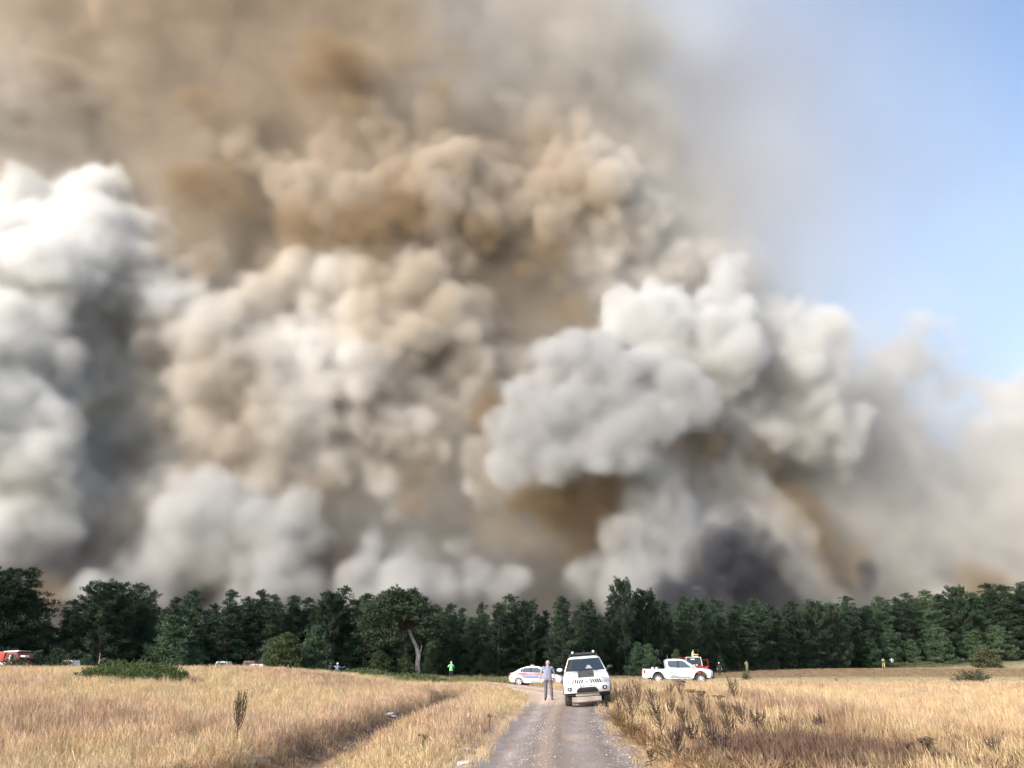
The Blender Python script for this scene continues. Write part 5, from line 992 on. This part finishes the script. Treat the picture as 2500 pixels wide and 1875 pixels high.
PY = mat('pale_yellow_overall', (.66, .62, .30), .9, noise=(5, (.58, .55, .28))); PS = mat('pale_grey_shirt', (.50, .52, .56), .9); GB = mat('grey_blue_clothes', (.17, .21, .30), .9)
sit = {'pelvis': (0, 0, .35), 'waist': (0, .02, .48), 'chest': (0, .0, .68), 'neck': (0, -.02, .88), 'chin': (0, -.03, .96), 'head': (0, -.04, 1.05), 'crown': (0, -.03, 1.135), 'hipL': (.10, -.05, .33), 'kneeL': (.2, -.42, .50), 'ankL': (.2, -.62, .12), 'toeL': (.2, -.80, .08), 'hipR': (-.10, -.05, .33), 'kneeR': (-.2, -.42, .50), 'ankR': (-.2, -.62, .12), 'toeR': (-.2, -.80, .08), 'shL': (.185, 0, .82), 'shR': (-.185, 0, .82), 'elL': (.30, -.15, .62), 'wrL': (.40, -.36, .66), 'elR': (-.30, -.15, .62), 'wrR': (-.36, -.38, .66)}
q = at(806, 77); person((q[0], 77, q[2]+.30), 1.75, sit, (DARKC, DARKC, DARKC), 'person in black sitting on the juniper, left of the pair', rz=radians(160), sleeve=1)
q = at(823, 77); person((q[0], 77, q[2]+.24), 1.72, dict(sit, elL=(.42, -.1, .78), wrL=(.66, -.2, .86), elR=(-.36, -.12, .70), wrR=(-.60, -.22, .76)), (GB, GB, DARKC), 'person in grey blue with a white cap sitting on the juniper, right of the pair', rz=radians(185), hair=PLATE, sleeve=1)
q = at(1757, 100); q[2] = P(1757, 1653, 100)[2]-.05; q[2] = max(q[2], float(zh(q[0], 100))-.25)
person(q, 1.72, {}, (DARKC, DARKC, DARKC), 'person in black standing in the meadow right of the pickup', rz=radians(150), hair=HAIRW)
q = at(1824, 120); person((q[0], 120, q[2]-.15), 1.70, {'elR': (-.30, .0, 1.16), 'wrR': (-.20, -.15, 1.0)}, (PY, PY, DARKC), 'person in a pale yellow suit standing behind a small weed clump', rz=radians(20), sleeve=1)
q = at(2160, 148); person((q[0], 148, q[2]), 1.78, {'kneeL': (.16, -.1, .5), 'ankL': (.22, .05, .09), 'toeL': (.24, -.12, .035)}, (PY, PY, DARKC), 'distant person in a bright yellow suit, left of the pale shirt', rz=radians(170), sleeve=1)
q = at(2181, 150); person((q[0], 150, q[2]), 1.74, {'elR': (-.36, .05, 1.20), 'wrR': (-.20, -.02, 1.02), 'elL': (.36, .05, 1.20), 'wrL': (.20, -.02, 1.02)}, (PS, DKT, DARKC), 'distant person in a pale shirt with hands on hips, right of the yellow suit', rz=radians(175), sleeve=1)
person((JQ[0]+.18, JQ[1]+.35, JQ[2]+1.66), 1.7, {kk_: (v_[0], v_[1], v_[2]) for kk_, v_ in sit.items()}, (PY, PY, DARKC), 'person in pale yellow sitting on the roof of the red off-road vehicle', rz=radians(60), sleeve=1)
print('vehicles, people', time.time()-T0)

# ------------------------------------------------------------------ smoke: density fields worked out here and handed to the renderer as volume grids
BX = (-212., 228.); BY = (168., 304.); BZ = (-5., 286.); VS = 1.16
NX, NY, NZ = [int(round((b-a)/VS))+1 for a, b in (BX, BY, BZ)]
BOX = (BX, BY, BZ); gx = np.linspace(*BX, NX).astype(np.float32); gy = np.linspace(*BY, NY).astype(np.float32); gz = np.linspace(*BZ, NZ).astype(np.float32)
def tile_sample(T, x, y, z):
    """trilinear look-up in a periodic block along three axes"""
    n = T.shape[0]
    def ax(v): i = np.floor(v).astype(int); return i % n, (i+1) % n, (v-i).astype(np.float32)
    i0, i1, fx = ax(x); j0, j1, fy = ax(y); k0, k1, fz = ax(z); fx = fx[:, None, None]; fy = fy[None, :, None]; fz = fz[None, None, :]
    A_ = T[i0]*(1-fx)+T[i1]*fx; A_ = A_[:, j0]*(1-fy)+A_[:, j1]*fy; return A_[:, :, k0]*(1-fz)+A_[:, :, k1]*fz
def tile_smooth(n, up, seed):
    r = np.random.RandomState(seed).rand(n, n, n).astype(np.float32); v = np.arange(n*up)/up; i = np.floor(v); f = v-i; v = i+f*f*(3-2*f); return tile_sample(r, v, v, v)
def tile_worley(cells, res, seed):
    r = np.random.RandomState(seed); n = cells*res; J = r.rand(cells, cells, cells, 3).astype(np.float32); v = (np.arange(n)+.5)/res; c = np.floor(v).astype(int); f = (v-c).astype(np.float32); best = np.full((n, n, n), 9., np.float32)
    for a in (-1, 0, 1):
        for b in (-1, 0, 1):
            for g in (-1, 0, 1):
                j = J[np.ix_((c+a) % cells, (c+b) % cells, (c+g) % cells)]
                best = np.minimum(best, (a+j[..., 0]-f[:, None, None])**2+(b+j[..., 1]-f[None, :, None])**2+(g+j[..., 2]-f[None, None, :])**2)
    return np.sqrt(best)
TS = tile_smooth(24, 4, 5); TW = tile_worley(9, 8, 6)
def sm(scale, o=0.): k = 4/scale; return tile_sample(TS, gx*k+o, gy*k+o*1.7, gz*k+o*.6)-.5
def wo(scale, o=0.): k = 8/scale; w_ = tile_sample(TW, gx*k+o, gy*k+o*1.3, gz*k+o*.7); return np.sqrt(np.maximum(0, 1.0-w_*w_))-.72
WX = 20*sm(70)+11*sm(26, 9); WY = 14*sm(60, 23)+8*sm(24, 31); WZ = 20*sm(66, 41)+11*sm(25, 57)      # slow swirl that bends every billow
BIL = 6.5*wo(24)+3.8*wo(11, 5)+2.3*wo(5.4, 11)                                                      # cauliflower relief, metres
WSP = 9*sm(22, 3)+5.5*sm(10, 7)+4.2*sm(5.4, 13)+2.6*sm(3.0, 17)                                     # torn, wispy relief, metres
print('smoke noise', time.time()-T0)
def row(pts, Y): return [(a, b, c, Y) for a, b, c in pts]

rf_ = np.random.RandomState(77)
bigw = row([(200, 760, 90), (60, 800, 120), (230, 700, 80), (120, 520, 110), (20, 500, 80), (30, 870, 120), (190, 880, 90), (170, 640, 175), (70, 700, 150), (260, 560, 90), (150, 520, 90), (40, 610, 90), (330, 680, 80), (110, 850, 140), (40, 960, 140), (165, 980, 85), (100, 1080, 85), (20, 1120, 80)], 221)
bigw = [(a, b, c, 228-13*float(ss(560, 900, b))) for a, b, c, Y in bigw]
midw = row([(900, 640, 90), (960, 570, 65), (900, 740, 105), (980, 700, 65), (960, 810, 80), (860, 850, 95), (980, 880, 55), (900, 960, 75), (820, 950, 60), (1040, 1010, 45), (1000, 1060, 35), (960, 970, 55), (760, 830, 60), (700, 750, 80), (740, 650, 70)], 226)
midc = row([(350, 770, 65), (300, 860, 55), (390, 660, 55), (320, 590, 50), (440, 590, 45), (620, 640, 70), (560, 700, 85), (660, 690, 65), (520, 600, 50), (470, 660, 50), (600, 780, 70), (680, 860, 60), (800, 720, 60), (820, 600, 45)], 229)
midg = row([(250, 820, 70), (280, 720, 60), (240, 930, 65), (290, 640, 50), (230, 1040, 55), (200, 880, 60), (500, 820, 100), (600, 830, 85), (420, 870, 85), (480, 960, 95), (620, 930, 85), (560, 1020, 75), (700, 980, 55), (380, 1010, 80), (350, 900, 60), (840, 1060, 50), (880, 1110, 35), (300, 1050, 60), (320, 800, 60), (380, 740, 60), (450, 760, 60)], 224)
loww = row([(470, 1110, 65), (420, 1170, 65), (520, 1190, 55), (380, 1120, 50), (360, 1200, 60), (300, 1230, 50), (560, 1260, 45), (460, 1270, 50), (640, 1270, 40), (430, 1060, 45)], 208)
lowp = row([(1020, 1270, 34), (1090, 1290, 34), (980, 1210, 26), (1240, 1280, 36), (1320, 1290, 34), (1400, 1280, 32), (200, 1290, 34), (380, 1290, 34), (600, 1110, 48), (640, 1080, 38), (665, 1150, 42), (590, 1180, 40), (560, 1130, 35), (830, 1190, 38), (860, 1240, 40), (900, 1200, 30), (890, 1280, 42), (800, 1240, 38), (760, 1280, 35), (850, 1290, 35), (940, 1290, 35)], 204)
topw = row([(760, 440, 34), (830, 420, 34), (1120, 400, 40), (1140, 450, 36), (1080, 460, 40), (720, 470, 28), (990, 400, 75), (930, 430, 45), (1050, 370, 52), (1080, 330, 34), (960, 350, 40), (900, 400, 35), (1250, 330, 65), (1290, 410, 70), (1310, 500, 60), (1240, 470, 55), (1190, 400, 40), (1330, 550, 36), (1280, 550, 28), (620, 430, 42), (660, 400, 36), (590, 400, 30), (1330, 350, 40)], 222)
topg = row([(1430, 480, 42), (1420, 530, 36), (1390, 440, 36), (1160, 270, 40), (1100, 240, 30), (740, 340, 40), (800, 290, 34), (690, 310, 34), (860, 330, 32), (1180, 330, 32), (930, 290, 34), (560, 350, 30), (480, 300, 34), (1480, 600, 45), (1420, 610, 45), (1340, 620, 36), (1520, 590, 36)], 224)
lil = row([(1180, 800, 66), (1260, 800, 62), (1120, 840, 50), (1330, 850, 62), (1240, 880, 70), (1160, 920, 66), (1100, 960, 55), (1310, 940, 62), (1250, 980, 52), (1370, 890, 45), (1160, 1010, 48), (1090, 1020, 34), (1330, 990, 40), (1440, 850, 38), (1490, 880, 32), (1430, 910, 36), (1400, 830, 32), (1130, 760, 34)], 196)
rlow = row([(1400, 1020, 48), (1450, 1050, 48), (1480, 1110, 42), (1430, 1130, 48), (1370, 1110, 40), (1350, 1180, 48), (1420, 1200, 42), (1500, 1170, 42), (1560, 1160, 40)], 204)
rw = row([(1350, 690, 38), (1400, 700, 50), (1440, 670, 38), (1460, 730, 48), (1520, 740, 46), (1530, 660, 32), (1560, 640, 30), (1595, 628, 28), (1580, 690, 32), (1560, 780, 45), (1480, 790, 36), (1420, 760, 32), (1330, 660, 24)], 202)
rw2 = row([(1640, 740, 46), (1700, 740, 52), (1760, 740, 50), (1820, 770, 52), (1870, 830, 50), (1900, 900, 42), (1895, 950, 36), (1650, 820, 52), (1740, 820, 62), (1810, 860, 55), (1600, 860, 40), (1680, 900, 52), (1760, 920, 50), (1830, 940, 42), (1600, 930, 40), (1640, 975, 36), (1700, 970, 32), (1560, 870, 24)], 212)
rg = row([(1620, 1040, 48), (1600, 1100, 42), (1680, 1060, 48), (1690, 1130, 38), (1740, 1165, 34), (1790, 1195, 30), (1650, 1150, 34), (1820, 1235, 24), (1850, 1268, 26), (1550, 1040, 40), (1720, 1110, 36)], 210)
rfar = row([(2010, 830, 50), (2070, 860, 55), (1960, 870, 45), (2060, 900, 60), (2160, 920, 70), (2250, 940, 80), (1850, 1030, 75), (1930, 1000, 80), (2020, 1040, 90), (2110, 1080, 90), (2200, 1130, 90), (1790, 1010, 45), (1900, 1100, 60), (1990, 1140, 70), (2090, 1190, 80), (2180, 1220, 80), (2020, 900, 60), (2110, 960, 70), (1960, 870, 40), (2200, 1010, 90), (2280, 1080, 90), (2300, 960, 80)], 250)
rbas = row([(1900, 1250, 38), (1950, 1270, 42), (2030, 1260, 45), (2120, 1280, 45), (1880, 1290, 30), (2200, 1290, 50), (1960, 1210, 36), (1990, 1230, 36)], 234)
dark = row([(1670, 1238, 30), (1640, 1273, 32), (1710, 1188, 26), (1780, 1278, 50), (1760, 1193, 46), (1810, 1223, 46), (1750, 1248, 52), (1800, 1263, 38), (1710, 1278, 44), (1600, 1292, 34), (1550, 1300, 32), (1600, 1230, 26), (1710, 1228, 34)], 193)
dgr = row([(200, 1220, 75), (100, 1250, 75), (290, 1140, 55), (250, 1280, 60), (340, 1290, 50), (20, 1240, 65), (150, 1310, 50), (290, 1050, 40), (300, 960, 36)], 224)
dgr2 = row([(1560, 1240, 50), (1480, 1270, 50), (1600, 1290, 45), (1400, 1290, 50), (1540, 1300, 40), (1610, 1190, 38), (1480, 1220, 38), (1000, 1240, 45), (1300, 1270, 45), (1180, 1290, 50), (1080, 1290, 40)], 232)
tan = row([(120, 300, 140), (260, 260, 110), (60, 420, 110), (330, 180, 110), (200, 400, 80), (420, 400, 60), (480, 330, 80), (560, 300, 70), (620, 240, 70), (340, 520, 60), (500, 520, 50), (820, 360, 80), (860, 240, 80), (1000, 200, 80), (1120, 180, 80), (840, 540, 45), (1100, 560, 60), (1180, 600, 50), (1050, 620, 50), (1000, 500, 50), (1180, 480, 50), (40, 250, 100), (1090, 640, 50), (1150, 690, 45), (1100, 730, 45), (1230, 600, 40), (1300, 640, 40), (520, 420, 60), (350, 330, 80), (680, 230, 70), (930, 340, 50)], 252)
tbr = row([(-40, 60, 160), (120, 80, 140), (280, 60, 130), (450, 70, 130), (620, 60, 120), (800, 60, 120), (980, 70, 120), (1130, 60, 110), (1240, 110, 90), (1310, 230, 60), (420, 200, 80), (760, 170, 80), (930, 150, 70), (1380, 330, 50), (1360, 60, 60)], 300)
pock = row([(700, 120, 70), (640, 160, 45), (750, 180, 45), (680, 70, 50), (450, 400, 30), (600, 500, 36), (690, 500, 40), (940, 460, 26), (1060, 510, 26), (1140, 590, 26), (960, 210, 26), (970, 150, 22), (450, 180, 30), (640, 500, 48), (560, 470, 40), (500, 430, 36), (870, 480, 48), (780, 510, 50), (700, 530, 40), (400, 600, 26), (410, 540, 24), (910, 430, 24), (1000, 480, 26), (1200, 640, 30), (1225, 680, 28), (1260, 715, 26), (1300, 750, 22), (1335, 790, 20), (1180, 560, 40), (1100, 500, 30)], 218)  # pock lists: brown smoke set forward, its dark colour imitating shaded gaps
pock2 = row([(1160, 1160, 50), (1200, 1100, 45), (980, 1190, 40), (900, 1050, 26), (660, 1050, 34), (700, 1100, 32), (730, 1150, 38), (740, 1210, 30), (910, 1100, 36), (950, 1130, 40), (1150, 1120, 60), (1250, 1100, 55), (1040, 1150, 60), (1100, 1200, 60), (1200, 1200, 55), (1290, 1150, 40), (290, 840, 30), (330, 810, 24), (1010, 1240, 26), (1040, 880, 24), (1290, 1060, 34)], 207)
pock3 = row([(1560, 970, 36), (1540, 920, 26), (1700, 990, 26), (1660, 1010, 26), (1810, 1120, 34), (1850, 1160, 32), (1890, 1200, 28), (1780, 1080, 26), (1860, 1220, 28), (60, 1300, 40), (110, 1290, 30), (1540, 860, 24), (2150, 1240, 40)], 208)
dusk = row([(rf_.uniform(-40, 1350), rf_.uniform(1225, 1330), rf_.uniform(30, 55)) for _ in range(40)]+[(60, 1190, 50), (150, 1200, 50), (250, 1180, 45), (300, 1120, 36), (330, 1260, 45), (300, 1030, 26), (285, 960, 22)], 213)

# what the smoke is made of: three kinds of particles, mixed
PAL = [(.950, .952, .938), (.58, .42, .225), (.10, .105, .13)]
def mix_for(col):
    best = None
    for i in range(0, 41):
        for j in range(0, 41-i):
            w_ = (i/40, j/40, (40-i-j)/40); e = sum((sum(w_[q]*PAL[q][k] for q in range(3))-col[k])**2 for k in range(3))
            if best is None or e < best[0]: best = (e, w_)
    return best[1]
GRID = [np.zeros((NX, NY, NZ), np.float32) for _ in range(3)]
SHY = {}
def add_group(puffs, col, dens, soft, bil, wsp, kids=6, seed=1, warp=1.):
    """billows: union of balls (each with smaller balls on its skin), their skin displaced by the reliefs, density rising over 'soft' metres"""
    r = np.random.RandomState(seed); B_ = []
    for (vx, vy, rad, Y) in puffs:
        c = P(vx*1.13, vy*1.13, Y); R = rad*1.13/F*Y/(cos(PITCH)-(937.5-vy*1.13)/F*sin(PITCH)); B_.append((c, R*1.02))
        for _ in range(kids):
            d = r.randn(3); d[1] -= .4; d /= np.linalg.norm(d); k = r.uniform(.28, .55); cc = c+d*R*r.uniform(.7, .98); B_.append((cc, R*k))
            d2 = r.randn(3)+d; d2 /= np.linalg.norm(d2); B_.append((cc+d2*R*k*.85, R*k*r.uniform(.4, .65)))
    C_ = np.array([b[0] for b in B_]); R_ = np.array([b[1] for b in B_]); pad = 24
    lo = (C_-R_[:, None]).min(0)-pad; hi = (C_+R_[:, None]).max(0)+pad
    sl = []
    for (a, b), n_, l, h in ((BX, NX, lo[0], hi[0]), (BY, NY, lo[1], hi[1]), (BZ, NZ, lo[2], hi[2])):
        i0 = max(0, int((l-a)/VS)); i1 = min(n_, int((h-a)/VS)+2); sl.append(slice(i0, max(i0, i1)))
    if any(q.stop-q.start < 2 for q in sl): return
    sl = tuple(sl); X = gx[sl[0]][:, None, None]+WX[sl]*warp; Y_ = gy[sl[1]][None, :, None]+WY[sl]*warp; Z = gz[sl[2]][None, None, :]+WZ[sl]*warp
    s = np.full(X.shape, -30., np.float32); o = [q.start for q in sl]; sh = X.shape
    for c, R in B_:
        m_ = R+22+14*warp; ii = []
        for ax_, (a, b) in enumerate((BX, BY, BZ)):
            i0 = max(0, int((c[ax_]-m_-a)/VS)-o[ax_]); i1 = min(sh[ax_], int((c[ax_]+m_-a)/VS)+2-o[ax_]); ii.append(slice(i0, max(i0, i1)))
        ii = tuple(ii)
        if any(q.stop <= q.start for q in ii): continue
        d = R-np.sqrt((X[ii]-c[0])**2+(Y_[ii]-c[1])**2+(Z[ii]-c[2])**2); np.maximum(s[ii], d, out=s[ii])
    s += bil*BIL[sl]+wsp*WSP[sl]; t = np.clip(s/soft+.35, 0, 1); D = dens*t*t*(3-2*t)
    if len(puffs) and dens > .03: D *= np.clip(1+2.6*(WSP[sl]/9), .2, 2.1)
    w_ = mix_for(col)
    for q in range(3):
        if w_[q] > 0: GRID[q][sl] += D*w_[q]
# the body of the plume: everything left of its flank, tan to brown, thinning out to the right
vz = np.linspace(BZ[0], BZ[1], 60); EV = np.array([(1290, -60), (1370, 80), (1440, 250), (1490, 420), (1550, 540), (1640, 660), (1760, 740), (1870, 830), (1980, 930), (2100, 1010), (2240, 1080), (2500, 1140), (2700, 1320)], float)
E3 = np.array([P(a*1.13, b*1.13, 262) for a, b in EV]); k_ = np.argsort(E3[:, 2]); flank = np.interp(gz, E3[k_, 2], E3[k_, 0]).astype(np.float32)
dist = flank[None, None, :]-(gx[:, None, None]+1.3*WX)+.6*WSP            # metres inside the flank
fz_ = np.clip((gy-236)/26, 0, 1)[None, :, None]; yw = np.clip((gy[None, :, None]+WY-240+.8*WSP+.10*np.clip(gz[None, None, :]-120, 0, 200))/22, 0, 1)
body = .050*np.clip((dist+4)/26, 0, 1)**1.4*yw*np.clip(1+1.6*sm(36, 71)+1.2*sm(15, 73), .2, 2)
veil = (.023*np.clip((dist+80)/88, 0, 1)**1.6*np.clip(1+1.7*sm(60, 81)+.9*sm(24, 83), .15, 2)+.0052*np.clip((dist+190)/150, 0, 1)*np.clip(1+2*sm(75, 87), .1, 2.2))*np.clip((gy-212)/30, 0, 1)[None, :, None]
veil *= np.clip((BX[1]-gx)/30, 0, 1)[:, None, None]
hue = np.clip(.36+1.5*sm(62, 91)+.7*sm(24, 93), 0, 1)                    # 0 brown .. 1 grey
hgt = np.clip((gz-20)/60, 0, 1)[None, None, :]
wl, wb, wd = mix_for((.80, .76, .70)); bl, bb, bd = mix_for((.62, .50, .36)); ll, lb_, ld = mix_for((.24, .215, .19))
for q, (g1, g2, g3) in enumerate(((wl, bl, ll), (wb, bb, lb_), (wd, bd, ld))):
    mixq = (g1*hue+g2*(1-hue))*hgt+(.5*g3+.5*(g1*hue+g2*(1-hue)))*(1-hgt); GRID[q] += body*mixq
for q, w_ in enumerate(mix_for((.84, .84, .865))): GRID[q] += veil*w_
lace = .024*np.clip((dist-2)/22, 0, 1)*np.clip((gy[None, :, None]+.6*WY-209+1.2*WSP)/14, 0, 1)*np.clip(.9+2.6*sm(30, 111)+1.8*sm(12, 113)+1.3*sm(5.2, 117), 0, 2.6)*np.clip((gz-8)/25, .25, 1)[None, None, :]   # thin torn smoke that knits the billows together
for q, w_ in enumerate(mix_for((.86, .835, .80))): GRID[q] += lace*w_
del lace
del mixq, body, veil, dist, yw
print('smoke body', time.time()-T0)
#        puffs, particle colour, density /m, softness m, cauliflower, wisps, kids
GROUPS = [
 (bigw, (.90, .91, .90), .26, 7, .85, .8, 9), (midw, (.89, .885, .86), .24, 7, .9, .95, 9), (midc, (.88, .865, .83), .24, 6.5, .95, .8, 8), (midg, (.87, .845, .835), .19, 9, .8, 1., 8),
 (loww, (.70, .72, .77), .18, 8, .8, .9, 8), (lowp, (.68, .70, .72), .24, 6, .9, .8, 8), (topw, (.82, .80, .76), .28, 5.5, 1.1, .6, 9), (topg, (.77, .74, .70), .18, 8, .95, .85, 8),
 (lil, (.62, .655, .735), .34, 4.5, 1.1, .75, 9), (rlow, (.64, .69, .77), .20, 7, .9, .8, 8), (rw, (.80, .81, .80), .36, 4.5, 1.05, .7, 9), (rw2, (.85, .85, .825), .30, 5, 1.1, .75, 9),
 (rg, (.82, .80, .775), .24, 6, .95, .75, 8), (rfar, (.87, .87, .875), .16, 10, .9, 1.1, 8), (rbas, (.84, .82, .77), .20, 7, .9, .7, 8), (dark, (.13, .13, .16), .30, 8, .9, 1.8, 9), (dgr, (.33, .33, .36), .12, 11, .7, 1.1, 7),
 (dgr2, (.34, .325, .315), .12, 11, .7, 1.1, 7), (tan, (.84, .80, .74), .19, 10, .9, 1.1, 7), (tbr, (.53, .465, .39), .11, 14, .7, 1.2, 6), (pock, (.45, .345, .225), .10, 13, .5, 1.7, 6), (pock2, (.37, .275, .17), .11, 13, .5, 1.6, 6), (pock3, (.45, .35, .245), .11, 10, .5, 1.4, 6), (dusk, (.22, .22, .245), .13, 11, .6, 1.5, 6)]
CLEAN = (0, 4, 5, 8, 9, 10, 12, 13, 15)                                           # groups the tar staining leaves alone
def add_groups(which):
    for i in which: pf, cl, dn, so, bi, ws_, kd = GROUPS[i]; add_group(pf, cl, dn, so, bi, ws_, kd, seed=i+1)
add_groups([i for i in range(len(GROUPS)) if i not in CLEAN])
stain = np.clip(.08+1.1*sm(54, 101)+.7*sm(21, 103)-.25*np.clip((gx-40)/80, -.2, 1)[:, None, None]+.14*np.clip((gz-110)/90, -.5, 1)[None, None, :], 0, .44)   # tar staining through the plume
mv_ = GRID[0]*stain; GRID[0] -= mv_; GRID[1] += mv_; del mv_, stain
mv_ = GRID[0]*(.20*np.clip((gz-125)/75, 0, 1)[None, None, :]*np.clip((70-gx)/90, 0, 1)[:, None, None]); GRID[0] -= mv_; GRID[2] += mv_; del mv_   # share of dark particles rises with height on the left
add_groups(CLEAN)
print('smoke groups', time.time()-T0)
def smoke_volume(name, label, D, S1, S2):
    """one volume: density, plus the shares of brown and of sooty particles, each as a grid; the material mixes the particle colours by share"""
    me = bpy.data.meshes.new(name); me.vertices.add(D.size)
    for an, arr in (('amount', D*200), ('brown_share', S1+.01), ('soot_share', S2+.01)): me.attributes.new(an, 'FLOAT', 'POINT').data.foreach_set('value', np.ascontiguousarray(arr, np.float32).ravel())
    m = bpy.data.materials.new(name); m.use_nodes = True; n = m.node_tree; n.nodes.clear(); out = n.nodes.new('ShaderNodeOutputMaterial'); v = n.nodes.new('ShaderNodeVolumePrincipled')
    v.inputs['Density'].default_value = 1/200; n.links.new(v.outputs[0], out.inputs['Volume']); prev = None
    for k, an in ((1, 'brown_share'), (2, 'soot_share')):
        a = n.nodes.new('ShaderNodeAttribute'); a.attribute_name = an; mx = n.nodes.new('ShaderNodeMix'); mx.data_type = 'RGBA'; n.links.new(a.outputs['Fac'], mx.inputs[0])
        if prev is None: mx.inputs[6].default_value = (*PAL[0], 1)
        else: n.links.new(prev, mx.inputs[6])
        mx.inputs[7].default_value = (*PAL[k], 1); prev = mx.outputs[2]
    n.links.new(prev, v.inputs['Color'])
    o = link_mesh(name, me, m); g = bpy.data.node_groups.new(name, 'GeometryNodeTree'); g.interface.new_socket('Geometry', in_out='INPUT', socket_type='NodeSocketGeometry'); g.interface.new_socket('Geometry', in_out='OUTPUT', socket_type='NodeSocketGeometry')
    N_ = g.nodes; L_ = g.links; gi = N_.new('NodeGroupInput'); go = N_.new('NodeGroupOutput')
    pos = N_.new('GeometryNodeInputPosition'); sp = N_.new('ShaderNodeSeparateXYZ'); L_.new(pos.outputs[0], sp.inputs[0])
    def mth(op, a, b):
        q = N_.new('ShaderNodeMath'); q.operation = op
        for i, v_ in enumerate((a, b)):
            if isinstance(v_, (int, float)): q.inputs[i].default_value = v_
            else: L_.new(v_, q.inputs[i])
        return q.outputs[0]
    ii = [mth('ROUND', mth('MULTIPLY', mth('SUBTRACT', sp.outputs[k], b_[0]), (n_-1)/(b_[1]-b_[0])), 0) for k, (b_, n_) in enumerate(((BX, NX), (BY, NY), (BZ, NZ)))]
    idx_ = mth('ADD', mth('MULTIPLY', mth('ADD', mth('MULTIPLY', ii[0], NY), ii[1]), NZ), ii[2]); vol = None
    for an in ('amount', 'brown_share', 'soot_share'):
        vc = N_.new('GeometryNodeVolumeCube'); vc.inputs['Min'].default_value = (BX[0], BY[0], BZ[0]); vc.inputs['Max'].default_value = (BX[1], BY[1], BZ[1])
        for ax_, n_ in (('X', NX), ('Y', NY), ('Z', NZ)): vc.inputs['Resolution '+ax_].default_value = n_
        na = N_.new('GeometryNodeInputNamedAttribute'); na.data_type = 'FLOAT'; na.inputs['Name'].default_value = an; si = N_.new('GeometryNodeSampleIndex'); si.data_type = 'FLOAT'
        L_.new(gi.outputs[0], si.inputs['Geometry']); L_.new([s_ for s_ in na.outputs if s_.enabled][0], [s_ for s_ in si.inputs if s_.enabled and s_.name == 'Value'][0]); L_.new(idx_, si.inputs['Index'])
        L_.new([s_ for s_ in si.outputs if s_.enabled][0], vc.inputs['Density'])
        if vol is None: vol = vc.outputs[0]
        else:
            gg = N_.new('GeometryNodeGetNamedGrid'); gg.inputs['Name'].default_value = 'density'; L_.new(vc.outputs[0], gg.inputs['Volume'])
            st = N_.new('GeometryNodeStoreNamedGrid'); st.inputs['Name'].default_value = an; L_.new(vol, st.inputs['Volume']); L_.new(gg.outputs['Grid'], st.inputs['Grid']); vol = st.outputs[0]
    smt = N_.new('GeometryNodeSetMaterial'); smt.inputs['Material'].default_value = m
    L_.new(vol, smt.inputs[0]); L_.new(smt.outputs[0], go.inputs[0]); o.modifiers.new('volume', 'NODES').node_group = g
    return tag(o, label, 'smoke', kind='stuff')
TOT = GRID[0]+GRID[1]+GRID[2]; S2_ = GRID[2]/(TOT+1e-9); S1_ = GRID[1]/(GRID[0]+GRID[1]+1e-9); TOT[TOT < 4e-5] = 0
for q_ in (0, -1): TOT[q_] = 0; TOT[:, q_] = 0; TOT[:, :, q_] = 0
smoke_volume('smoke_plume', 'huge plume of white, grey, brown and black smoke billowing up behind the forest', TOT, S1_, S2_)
print('smoke', time.time()-T0)
